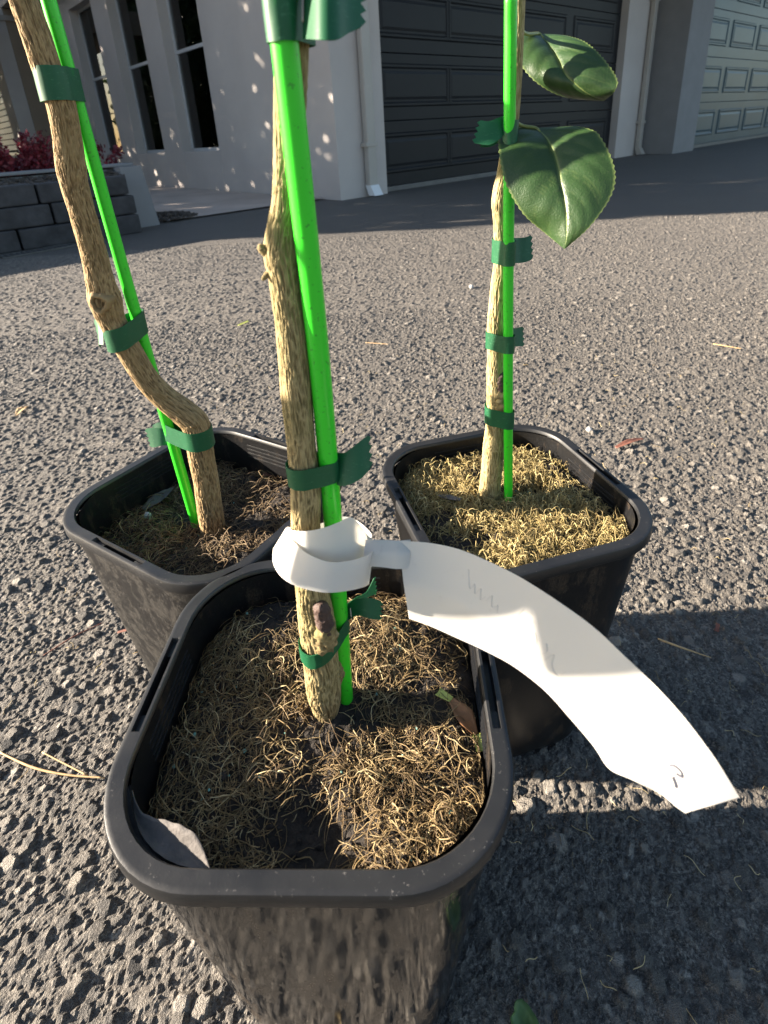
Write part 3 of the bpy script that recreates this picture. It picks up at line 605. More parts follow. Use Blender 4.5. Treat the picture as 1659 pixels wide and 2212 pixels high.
def make_planter():
    W = empty('planter_wall', AB(4.3, 1.55), HRZ)
    tag(W, 'low white rendered garden wall with square end pillar', 'garden wall')
    box('wall', -2.9, -0.102, 0.18, 0.36, 0.0, 0.405, M['wall_white'], W, 0.006)
    V = [(-0.10, 0.0, -0.01), (0.09, 0.0, -0.01), (0.09, 0.42, -0.01), (-0.10, 0.42, -0.01), (-0.10, 0.03, 0.415), (0.05, 0.03, 0.415), (0.05, 0.42, 0.415), (-0.10, 0.42, 0.415)]
    F = [(3, 2, 1, 0), (4, 5, 6, 7), (0, 1, 5, 4), (1, 2, 6, 5), (2, 3, 7, 6), (3, 0, 4, 7)]
    link('end_pillar', py_mesh('end_pillar', V, F, M['wall_white']), W)
    box('cap', -2.9, 0.04, 0.15, 0.39, 0.417, 0.435, M['wall_white'], W, 0.004)
    S = empty('retaining_wall', AB(4.06, 1.4), HRZ)
    tag(S, 'dark stacked sleeper retaining wall in front of the white wall', 'retaining wall')
    rng = random.Random(4)
    rows = [(0.0, 0.125, [-2.4, -1.55, -0.72, 0.02]), (0.128, 0.252, [-2.4, -1.9, -1.05, -0.50, -0.30, 0.02]), (0.255, 0.375, [-2.4, -1.3, -0.55, 0.0])]
    for r, (z0, z1, xs) in enumerate(rows):
        for a, b in zip(xs[:-1], xs[1:]):
            d = rng.uniform(-0.012, 0.012) + 0.012 * r
            box('sleeper', a + 0.006, b - 0.006, d, d + 0.16, z0, z1 - rng.uniform(0, 0.008), M['sleeper'], S, 0.010)
    # mulch bed
    def chips(name, n, fx, label, m, size=0.03):
        rg = np.random.default_rng(5); C = np.array([fx(rg) for _ in range(n)])
        A = rg.uniform(0, 2 * np.pi, n); L = rg.uniform(0.4, 1.2, n) * size; W_ = L * rg.uniform(0.25, 0.5, n); tl = rg.uniform(-0.5, 0.5, (n, 2))
        V = np.zeros((n, 8, 3)); k = 0
        for sx in (-1, 1):
            for sy in (-1, 1):
                for sz in (0, 1):
                    u = sx * L / 2; w = sy * W_ / 2
                    V[:, k, 0] = C[:, 0] + u * np.cos(A) - w * np.sin(A); V[:, k, 1] = C[:, 1] + u * np.sin(A) + w * np.cos(A)
                    V[:, k, 2] = C[:, 2] + u * tl[:, 0] + w * tl[:, 1] + sz * 0.006; k += 1
        q = np.array([(0, 1, 3, 2), (4, 6, 7, 5), (0, 4, 5, 1), (2, 3, 7, 6), (0, 2, 6, 4), (1, 5, 7, 3)])
        F = (np.arange(n)[:, None, None] * 8 + q[None]).reshape(-1, 4)
        tag(link(name, np_mesh(name, V.reshape(-1, 3), F, M[m], False)), label, kind='stuff')
    def f1(rg):
        b = rg.uniform(-1.0, 1.42); a = rg.uniform(4.16, 4.47); P = AB(a, b); return (P.x, P.y, 0.352 + (a - 4.16) * 0.12 + rg.uniform(0, 0.012))
    bed = box('planting_bed', -2.4, 0.02, 0.18, 0.42, 0.01, 0.352, M['mulch'], None, 0)
    bed.location = AB(4.06, 1.4); bed.rotation_euler = (0, 0, HRZ); tag(bed, 'dark mulch bed between sleepers and white wall', kind='structure')
    chips('mulch_chips', 1800, f1, 'bark mulch on the raised bed', 'mulch')
    def f2(rg):
        while True:
            u, v = rg.uniform(-1, 1, 2)
            if u * u + v * v < 1: break
        P = AB(4.62 + 0.30 * v, 1.80 + 0.24 * u); return (P.x, P.y, 0.014 + 0.03 * (1 - u * u - v * v) * rg.uniform(0.3, 1))
    chips('mulch_spill', 700, f2, 'dark mulch spilled beside the white end pillar', 'mulch')
    g = empty('drain_grate', AB(3.93, 0.82), HRZ + 0.15)
    tag(g, 'small iron drain grate at the foot of the sleepers', 'drain grate')
    box('grate_frame', -0.30, 0.12, -0.055, -0.045, 0.0, 0.010, M['iron'], g); box('grate_frame', -0.30, 0.12, 0.045, 0.055, 0.0, 0.010, M['iron'], g)
    box('grate_shade', -0.295, 0.115, -0.044, 0.044, 0.0, 0.0025, M['inner'], g)  # flat near-black slab, painted as the shaded hollow under the bars
    for k in range(14): box('bar', -0.285 + k * 0.03, -0.272 + k * 0.03, -0.0445, 0.0445, 0.004, 0.009, M['iron'], g)
make_planter()

def leaf_cloud(name, n, posfn, size, material, parent=None, seed=1, up=0.3):
    rg = np.random.default_rng(seed)
    C = posfn(rg, n); n = len(C)
    D = rg.normal(size=(n, 3)); D[:, 2] += up; D /= np.linalg.norm(D, axis=1)[:, None]
    E = np.cross(D, rg.normal(size=(n, 3))); E /= np.linalg.norm(E, axis=1)[:, None]
    L = size * rg.uniform(0.6, 1.3, n)[:, None]; Wd = L * 0.28
    V = np.stack([C - D * L / 2, C + E * Wd, C + D * L / 2, C - E * Wd], 1).reshape(-1, 3)
    F = np.arange(4 * n).reshape(-1, 4)
    tn = np.repeat(rg.uniform(0, 1, n), 4)
    return link(name, np_mesh(name, V, F, material, False, {'tone': tn}), parent)

def make_plants_behind():
    base = AB(4.95, 0.72)
    S = empty('red_shrub', (base.x, base.y, 0.0)); tag(S, 'dark red leafy shrub behind the low white wall', 'shrub')
    stems = []
    rg = np.random.default_rng(3)
    for k in range(60):
        a = rg.uniform(-0.85, 0.85); b = rg.uniform(-0.32, 0.32); h = rg.uniform(0.45, 0.74) * (1 - 0.15 * abs(a))
        o = DB * a + DA * b
        stems.append((np.array((o.x * 0.75, o.y * 0.75, 0.25)), np.array((o.x + rg.uniform(-.06, .06), o.y, h))))
    for k in range(0, 60, 4):
        tube('stem', [stems[k][0] - np.array((0, 0, 0.26)), stems[k][0], stems[k][1]], [0.006, 0.005, 0.002], M['twig_bark'], S, 5, 6)
    def pf(rg, n):
        i = rg.integers(0, 60, n); t = rg.uniform(0, 1, n)[:, None] ** 0.8
        P0 = np.array([s[0] for s in stems])[i]; P1 = np.array([s[1] for s in stems])[i]
        return P0 * (1 - t) + P1 * t + rg.normal(0, 0.022, (n, 3))
    leaf_cloud('foliage', 17000, pf, 0.034, M['red_leaf'], S, 4, 0.9)
    # boundary hedge out to the left: what shades the house and the far end of the drive
    Hh = empty('hedge', (-5.0, 3.85, 0.0)); tag(Hh, 'tall leafy boundary hedge beyond the left edge of the view', 'hedge')
    ang = math.atan2(14.5 - 3.85, -13.5 + 5.0); L = math.hypot(14.5 - 3.85, 8.5)
    dx, dy = math.cos(ang), math.sin(ang)
    def hp(rg, n):
        s = rg.uniform(0, L, n); w = rg.normal(0, 0.33, n); z = rg.uniform(0, 1, n) ** 0.9 * (5.0 + 0.25 * np.sin(s * 2.1))
        return np.stack([dx * s - dy * w, np.maximum(dy * s + dx * w, 0.0), z], 1)
    leaf_cloud('foliage', 56000, hp, 0.19, M['hedge'], Hh, 8, 0.1)
    rg = np.random.default_rng(9)
    for k in range(12):
        s = (k + 0.5) * L / 12; x, y = dx * s, dy * s
        tube('trunk', [(x, y, 0), (x + rg.uniform(-.1, .1), y, 1.6), (x + rg.uniform(-.2, .2), y + rg.uniform(-.2, .2), 4.4)], [0.07, 0.05, 0.015], M['twig_bark'], Hh, 7, 8)
make_plants_behind()

# ------------------------------------------------------------------ pots
def rrect(hx, hy, r, slots):
    """stations round a rounded rectangle: (x, y, outward nx, ny, in_slot)"""
    st = []
    sl = 0.030
    def side(p, q, n, slot):
        L = math.hypot(q[0] - p[0], q[1] - p[1]); ts = [0.0]
        if slot:
            m = 0.5; d = sl / L; e = 0.0006 / L
            ts += [m - d - e, m - d + e, m - d * 0.62 - e, m - d * 0.62 + e, m, m + d * 0.62 - e, m + d * 0.62 + e, m + d - e, m + d + e]
        else: ts += [0.33, 0.66]
        for t in ts:
            fl = 0
            if slot and abs(t - 0.5) < sl / L: fl = 1 if abs(t - 0.5) > sl / L * 0.62 else 2
            st.append((p[0] + (q[0] - p[0]) * t, p[1] + (q[1] - p[1]) * t, n[0], n[1], fl))
    def corner(cx, cy, a0):
        for k in range(12):
            a = math.radians(a0 + 90 * k / 12); st.append((cx + r * math.cos(a), cy + r * math.sin(a), math.cos(a), math.sin(a), 0))
    side((hx, -(hy - r)), (hx, hy - r), (1, 0), slots); corner(hx - r, hy - r, 0)
    side((hx - r, hy), (-(hx - r), hy), (0, 1), False); corner(-(hx - r), hy - r, 90)
    side((-hx, hy - r), (-hx, -(hy - r)), (-1, 0), slots); corner(-(hx - r), -(hy - r), 180)
    side((-(hx - r), -hy), (hx - r, -hy), (0, -1), False); corner(hx - r, -(hy - r), 270)
    return st

RIMZ = 0.261
def ring_mesh(name, rings, material, closed=False, cap_last=False, smooth=True):
    ns = len(rings[0]); V = np.array(rings).reshape(-1, 3); F = [tube_faces(len(rings), ns)]
    if cap_last: F.append((np.arange(ns) + (len(rings) - 1) * ns)[None, ::-1].copy())
    return np_mesh(name, V, F, material, smooth)

def thin(o, th, offset=0.0):
    md = o.modifiers.new('s', 'SOLIDIFY'); md.thickness = th; md.offset = offset
    md = o.modifiers.new('e', 'EDGE_SPLIT'); md.split_angle = math.radians(50)

def make_pot(label, c, rz, sx, sy, r, mbody):
    hx, hy = sx / 2, sy / 2
    P = empty('plant_pot', (c[0], c[1], 0.0), rz); tag(P, label, 'plant pot', 'square nursery pots')
    st = rrect(hx, hy, r, True)
    def ring(ins, z, groove=0.0, tol=0):
        out = []
        for (x, y, nx, ny, fl) in st:
            zz = z - (groove * (1.0 if fl == 2 else 0.35) if fl else 0)
            out.append((x - nx * ins, y - ny * ins, zz))
        return out
    prof = [(0.0055, -0.0105), (0.0006, -0.0098), (0.0, -0.0085), (0.0, -0.0018), (0.0006, -0.0005), (0.0018, 0.0), (0.0032, 0.0)]
    R1 = [ring(i, RIMZ + z) for i, z in prof]
    g = 0.009
    R1 += [ring(0.0036, RIMZ, g), ring(0.0074, RIMZ, g), ring(0.0078, RIMZ), ring(0.0092, RIMZ), ring(0.0100, RIMZ - 0.0008), ring(0.0104, RIMZ - 0.003)]
    m = ring_mesh('rim', R1, M['rim'])
    rim = link('rim', m, P)
    md = rim.modifiers.new('e', 'EDGE_SPLIT'); md.split_angle = math.radians(42)
    # body: outer and inner skin
    st2 = rrect(hx, hy, r, False)
    def ring2(ins, z, k=1.0):
        ex = 1 - ins / hx; out = []
        for (x, y, nx, ny, fl) in st2: out.append((x * ex if True else x, y * (1 - ins / hy), z))
        return out
    rings = []
    zs = [RIMZ - 0.003, RIMZ - 0.02, RIMZ - 0.042, RIMZ - 0.056]
    inner = [ring2(0.0106 + 0.03 * (RIMZ - 0.003 - z), z) for z in reversed(zs)]
    outer = []
    for z in np.linspace(RIMZ - 0.010, 0.012, 14):
        t = (RIMZ - 0.010 - z) / (RIMZ - 0.010)
        outer.append(ring2(0.0054 + 0.0269 * t ** 1.05, z))
    bot = [ring2(0.0335, 0.005), ring2(0.037, 0.001), ring2(0.045, 0.0005)]
    body = link('body', ring_mesh('body', outer + bot, M[mbody], cap_last=True), P)
    link('inner_wall', ring_mesh('inner_wall', inner, M['pot_clean']), P)
    # moulded ribs inside the four walls
    for sgn in (1, -1):
        rm = box_mesh('rib', -0.0006, 0.0006, -(hy - r) * 0.72, (hy - r) * 0.72, -0.0005, 0.0005, M['rim'])
        for k in range(4):
            o = link('rib', rm, P); z = RIMZ - 0.011 - 0.0045 * k
            o.location = (sgn * (hx - 0.0105 - 0.03 * (RIMZ - z)), 0, z)
        rm2 = box_mesh('rib', -(hx - r) * 0.72, (hx - r) * 0.72, -0.0006, 0.0006, -0.0005, 0.0005, M['rim'])
        for k in range(4):
            o = link('rib', rm2, P); z = RIMZ - 0.011 - 0.0045 * k
            o.location = (0, sgn * (hy - 0.0105 - 0.03 * (RIMZ - z)), z)
    return P

def inside(X, Y, hx, hy, r):
    qx = np.abs(X) - (hx - r); qy = np.abs(Y) - (hy - r)
    return np.hypot(np.maximum(qx, 0), np.maximum(qy, 0)) + np.minimum(np.maximum(qx, qy), 0) - r

def soil_fn(kind, hx, hy, r, stem):
    def fz(X, Y):
        q = np.stack([X, Y, np.zeros_like(X)], -1)
        d = -inside(X, Y, hx - 0.0116, hy - 0.0116, r - 0.010)
        depth = {'F': 0.023, 'R': 0.019, 'L': 0.038}[kind]
        z = RIMZ - depth + (fbm(q * 22, 3 + ord(kind), 3) - 0.5) * {'F': 0.016, 'R': 0.012, 'L': 0.014}[kind] + (fbm(q * 160, 8, 3) - 0.5) * 0.005
        z = z - 0.010 * np.exp(-np.maximum(d, 0) / 0.008)
        if kind == 'F':
            z = z - 0.013 * np.exp(-(((X - 0.0) / 0.038) ** 2 + ((Y + 0.068) / 0.020) ** 2)) - 0.006 * np.exp(-(((X + 0.055) / 0.04) ** 2 + ((Y - 0.012) / 0.006) ** 2))
        if kind == 'R':
            z = z - 0.020 * np.exp(-(((X - stem[0] - 0.034) / 0.026) ** 2 + ((Y - stem[1] + 0.004) / 0.008) ** 2))
        if kind == 'L':
            z = z - 0.004 * np.exp(-(((X) / 0.05) ** 2 + ((Y) / 0.05) ** 2))
        return z
    return fz

def make_soil(P, kind, sx, sy, r, stem, nf, lmin, lmax, lift, rad, dens):
    hx, hy = sx / 2, sy / 2
    fz = soil_fn(kind, hx, hy, r, stem)
    N = 130
    u = np.linspace(-1, 1, N); U, W = np.meshgrid(u, u)
    # square grid squeezed into the rounded rectangle
    ix, iy, ir = hx - 0.0118, hy - 0.0118, r - 0.010
    X, Y = U * ix, W * iy
    d = inside(X, Y, ix, iy, ir)
    k = np.where(d > 0, 1.0, 0.0)
    for _ in range(12):
        d = inside(X, Y, ix, iy, ir); s = np.where(d > 0, 1 - np.minimum(d * 6, 0.2), 1); X = X * s; Y = Y * s
    Z = fz(X, Y)
    V = np.stack([X, Y, Z], -1).reshape(-1, 3)
    i = np.arange(N - 1)[:, None] * N; j = np.arange(N - 1)[None, :]
    F = np.stack([i + j, i + j + 1, i + j + 1 + N, i + j + N], -1).reshape(-1, 4)
    s = link('soil', np_mesh('soil', V, F, M['soil']), P)
    # root fibres: bent threads lying on and sticking out of the mix
    rg = np.random.default_rng(ord(kind))
    n = nf; C = np.zeros((0, 2))
    while len(C) < n:
        q = rg.uniform(-1, 1, (n * 2, 2)) * (ix, iy)
        keep = (inside(q[:, 0], q[:, 1], ix, iy, ir) < -0.001)
        cl = fbm(np.stack([q[:, 0] * 28, q[:, 1] * 28, np.zeros(len(q))], -1), 21 + ord(kind), 2)
        pr = np.clip((cl - 0.30) * dens, 0.05, 1)
        if kind == 'F': pr = pr * (1 - 0.93 * np.exp(-(((q[:, 0] - 0.0) / 0.040) ** 2 + ((q[:, 1] + 0.066) / 0.022) ** 2))) * (0.45 + 0.55 * np.clip((q[:, 0] + 0.085 + 0.5 * (q[:, 1] + 0.05)) / 0.06, 0, 1))  # fibres thinned at lower left too, so dark soil stands in for shade
        if kind == 'R': pr = pr * (1 - 0.9 * np.exp(-(((q[:, 0] - stem[0] - 0.034) / 0.024) ** 2 + ((q[:, 1] - stem[1] + 0.006) / 0.008) ** 2)))
        keep &= rg.uniform(0, 1, len(q)) < pr
        C = np.vstack([C, q[keep]])
    C = C[:n]
    a = rg.uniform(0, 2 * np.pi, n); L = lmin + (lmax - lmin) * rg.uniform(0, 1, n) ** 2.2
    curl = rg.normal(0, 2.0, n); cv = rg.normal(0, 1.6, n); up = lift * rg.uniform(-0.1, 1, n) ** 1.0; K = 6
    pts = np.zeros((n, K, 3)); p = C.copy(); ang = a.copy()
    for q in range(K):
        t = q / (K - 1)
        pts[:, q, :2] = p
        pts[:, q, 2] = fz(p[:, 0], p[:, 1]) + 0.0006 + np.maximum(0, up) * (np.sin(np.pi * t * rg.uniform(0.45, 1.0, n)) if q else 0) * L
        ang = ang + (curl + cv * (t - 0.5) * 2) / K
        p = p + (L / (K - 1))[:, None] * np.stack([np.cos(ang), np.sin(ang)], 1) * (1 - 0.45 * np.clip(up, 0, 1))[:, None]
        for _ in range(6):
            dd = inside(p[:, 0], p[:, 1], ix, iy, ir); p = np.where((dd > -0.0012)[:, None], p * 0.98, p)
    rr = rad * rg.uniform(0.55, 1.35, n)
    T = np.gradient(pts, axis=1); T /= np.linalg.norm(T, axis=2)[..., None] + 1e-12
    Nn = np.cross(T, np.array([0.13, 0.07, 1.0])); Nn /= np.linalg.norm(Nn, axis=2)[..., None] + 1e-12
    Bn = np.cross(T, Nn)
    taper = np.array([1, 1, 1, 0.9, 0.75, 0.35])
    V = []
    for k3 in range(3):
        th = 2 * np.pi * k3 / 3
        V.append(pts + (rr[:, None] * taper[None])[..., None] * (math.cos(th) * Nn + math.sin(th) * Bn))
    V = np.stack(V, 2)                       # n,K,3,3
    base = (np.arange(n) * K * 3)[:, None, None]
    q = np.arange(K - 1)[None, :, None] * 3; j = np.arange(3)[None, None, :]; jn = (j + 1) % 3
    F = np.stack([base + q + j, base + q + jn, base + q + 3 + jn, base + q + 3 + j], -1).reshape(-1, 4)
    tone = np.repeat(np.clip(rg.beta(1.3, 2.3 if kind != 'R' else 1.9, n), 0, 1), K * 3)
    o = link('root_fibres', np_mesh('root_fibres', V.reshape(-1, 3), F, M['fibre_' + kind], True, {'tone': tone}), P)
    tag(o, kind='stuff')
    # slow-release pellets and grit
    m = 26 if kind != 'F' else 40
    bm = bmesh.new(); bmesh.ops.create_icosphere(bm, subdivisions=1, radius=1.0)
    bv = np.array([v.co for v in bm.verts]); bf = np.array([[v.index for v in f.verts] for f in bm.faces]); bm.free()
    q = C[rg.integers(0, n, m)] * 0.96; sr = rg.uniform(0.0005, 0.0013, m)
    V = bv[None] * sr[:, None, None] * rg.uniform(0.7, 1.2, (m, len(bv), 1)) + np.stack([q[:, 0], q[:, 1], fz(q[:, 0], q[:, 1]) + 0.001], 1)[:, None, :]
    F = (bf[None] + (np.arange(m) * len(bv))[:, None, None]).reshape(-1, 3)
    tag(link('fertiliser_pellets', np_mesh('fertiliser_pellets', V.reshape(-1, 3), F, M['pellet'], False), P), kind='stuff')
    # dark bark crumbs of the mix
    m = 420; q = rg.uniform(-1, 1, (m, 2)) * (ix, iy) * 0.97; q = q[inside(q[:, 0], q[:, 1], ix, iy, ir) < -0.002]; m = len(q)
    sr = rg.uniform(0.0007, 0.0024, (m, 1, 1)) * rg.uniform(0.4, 1.2, (m, 1, 3))
    V = bv[None] * sr * rg.uniform(0.7, 1.25, (m, len(bv), 1)) + np.stack([q[:, 0], q[:, 1], fz(q[:, 0], q[:, 1]) + 0.0006], 1)[:, None, :]
    F = (bf[None] + (np.arange(m) * len(bv))[:, None, None]).reshape(-1, 3)
    tag(link('bark_crumbs', np_mesh('bark_crumbs', V.reshape(-1, 3), F, M['soil'], False), P), kind='stuff')
    return fz

POTS = {'F': ((-0.0447, 0.2312), -0.0555, 0.2045, 0.2029, 0.0588, 'pot_dirt_refl'),
        'R': ((0.1038, 0.4085), 0.2468, 0.1914, 0.2002, 0.0522, 'pot_clean'),
        'L': ((-0.1613, 0.4332), 0.9914, 0.1971, 0.2113, 0.0532, 'pot_dusty')}
LAB = {'F': 'front black plastic pot with dirty side, ground reflection painted in, and dead grey leaf inside',
       'R': 'black plastic pot filled with golden root fibres behind the white label',
       'L': 'dusty black plastic pot holding the crooked brown trunk'}
SOIL = {}
POT = {}
for k in 'FRL':
    c, rz, sx, sy, r, mb = POTS[k]
    P = make_pot(LAB[k], c, rz, sx, sy, r, mb); POT[k] = P
    s0 = DATA['stem_' + k][0]
    cs, sn = math.cos(-rz), math.sin(-rz); dx, dy = s0[0] - c[0], s0[1] - c[1]
    loc = (dx * cs - dy * sn, dx * sn + dy * cs)
    prm = {'F': (6500, 0.004, 0.026, 0.34, 0.00025, 3.6), 'R': (9500, 0.005, 0.019, 0.8, 0.00029, 5.0), 'L': (3600, 0.006, 0.030, 0.45, 0.00032, 2.6)}[k]
    SOIL[k] = make_soil(P, k, sx, sy, r, loc, *prm)
def soil_z(k, x, y):
    c, rz = POTS[k][0], POTS[k][1]
    cs, sn = math.cos(-rz), math.sin(-rz); dx, dy = x - c[0], y - c[1]
    return float(SOIL[k](np.array([dx * cs - dy * sn]), np.array([dx * sn + dy * cs]))[0])

# ------------------------------------------------------------------ plants
def trunk(name, S, material, parent, seed, ridge=0.10, freq=9.0, n=400, ns=190):
    S = np.array(S); Q = catmull(S, n); C = Q[:, :3]; r = np.maximum(Q[:, 3], 0.001)
    w = (fbm(np.stack([np.linspace(0, 9, n), np.zeros(n), np.zeros(n)], -1), seed + 50, 2) - 0.5)
    T, N, B = frames(C); th = np.linspace(0, 2 * np.pi, ns, endpoint=False)
    s = np.concatenate([[0], np.cumsum(np.linalg.norm(np.diff(C, axis=0), axis=1))])
    TH, SS = np.meshgrid(th, s)
    tw = TH + 3.0 * SS
    wob = (fbm(np.stack([np.cos(TH) * 2, np.sin(TH) * 2, SS * 90], -1), seed + 9, 2) - 0.5)
    p = np.stack([np.cos(tw) * freq + wob * 1.8, np.sin(tw) * freq + wob, SS * 190 + wob * 3], -1)
    a = 1 - np.abs(2 * vnoise(p, seed) - 1)
    b = 1 - np.abs(2 * vnoise(p * np.array([1.7, 1.7, 3.1]), seed + 3) - 1)
    f = 0.65 * a + 0.35 * b
    f = np.clip((f - 0.35) / 0.55, 0, 1)
    lump = fbm(np.stack([np.cos(TH) * 1.2, np.sin(TH) * 1.2, SS * 60], -1), seed + 20, 2) - 0.5
    R = r[:, None] * (1 + ridge * (f - 0.6) + 0.07 * lump) + 0.0002 * f
    V = C[:, None] + R[..., None] * (np.cos(TH)[..., None] * N[:, None] + np.sin(TH)[..., None] * B[:, None])
    F = [tube_faces(n, ns), (np.arange(ns) + (n - 1) * ns)[None, :].copy()]
    return link(name, np_mesh(name, V.reshape(-1, 3), F, material, True, {'tone': f.ravel()}), parent)

def local(S, o):
    return [[q[0] - o[0], q[1] - o[1], q[2] - o[2]] + list(q[3:]) for q in S]

def stub(name, pts, rad, material, parent, seed=0, lump=0.18, n=40, ns=36):
    S = catmull(np.hstack([np.array(pts), np.array(rad)[:, None]]), n); C = S[:, :3]; r = S[:, 3]
    T, N, B = frames(C); th = np.linspace(0, 2 * np.pi, ns, endpoint=False)
    TH, I = np.meshgrid(th, np.arange(n))
    l = fbm(np.stack([np.cos(TH) * 2, np.sin(TH) * 2, I * 0.35], -1), seed, 3) - 0.5
    V = C[:, None] + (r[:, None] * (1 + 2 * lump * l))[..., None] * (np.cos(TH)[..., None] * N[:, None] + np.sin(TH)[..., None] * B[:, None])
    F = [tube_faces(n, ns), np.arange(ns)[None, ::-1].copy(), (np.arange(ns) + (n - 1) * ns)[None, :].copy()]
    q = fbm(np.stack([np.cos(TH) * 5, np.sin(TH) * 5, I * 0.55], -1), seed + 7, 2)
    return link(name, np_mesh(name, V.reshape(-1, 3), F, material, True, {'tone': np.clip((q.ravel() - 0.25) * 1.6, 0, 1)}), parent)

def leaf(name, rows, parent, org, serr=0.0006, nu=64, nv=41, sagv=0.0016, seed=0):
    A = np.array(rows) - np.array(org)
    Lc, Mc, Rc = catmull(A[:, 0], nu), catmull(A[:, 1], nu), catmull(A[:, 2], nu)
    V = []; tone = []
    rr = random.Random(seed + len(rows))
    off = [rr.uniform(-0.25, 0.25) for _ in range(40)]
    for i in range(nu):
        t = i / (nu - 1); bul = math.sin(math.pi * t)
        ax = Rc[i] - Lc[i]
        tang = Mc[min(i + 1, nu - 1)] - Mc[max(i - 1, 0)]
        nrm = np.cross(ax, tang); ln = np.linalg.norm(nrm); nrm = nrm / ln if ln > 1e-9 else np.array((0, -1, 0))
        if nrm[1] > 0: nrm = -nrm
        for j in range(nv):
            s = -1 + 2 * j / (nv - 1); a = abs(s); e = Lc[i] if s < 0 else Rc[i]
            p = Mc[i] * (1 - a) + e * a
            if a > 0.98: p = p + (e - Mc[i]) / (np.linalg.norm(e - Mc[i]) + 1e-9) * serr * (1 if i % 2 else -0.4) * bul
            u = t * 7.2 - a ** 1.3 * 1.9 + (0.15 if s < 0 else 0.55); u += off[int(u) % 40] * 0.5
            fr = abs((u % 1.0) - 0.5) * 2                      # 1 on a side vein
            cush = (1 - fr ** 2) * math.sin(math.pi * min(1, a * 1.05))
            p = p + nrm * bul * (sagv * math.sin(math.pi * a) + 0.0011 * (1 - 0.5 * t) * cush - 0.0009 * max(0, 1 - a * 14))
            V.append(p)
            tone.append(max(1.0 if a < 0.03 else 0.0, 0.85 if a > 0.985 else 0.0, 0.13 if fr > 0.93 and a < 0.85 else 0.0))
    V = np.array(V)
    i = np.arange(nu - 1)[:, None] * nv; j = np.arange(nv - 1)[None, :]
    F = np.stack([i + j, i + j + 1, i + j + 1 + nv, i + j + nv], -1).reshape(-1, 4)
    o = link(name, np_mesh(name, V, F, M['leaf'], True, {'tone': np.array(tone)}), parent)
    thin(o, 0.0004)
    return o

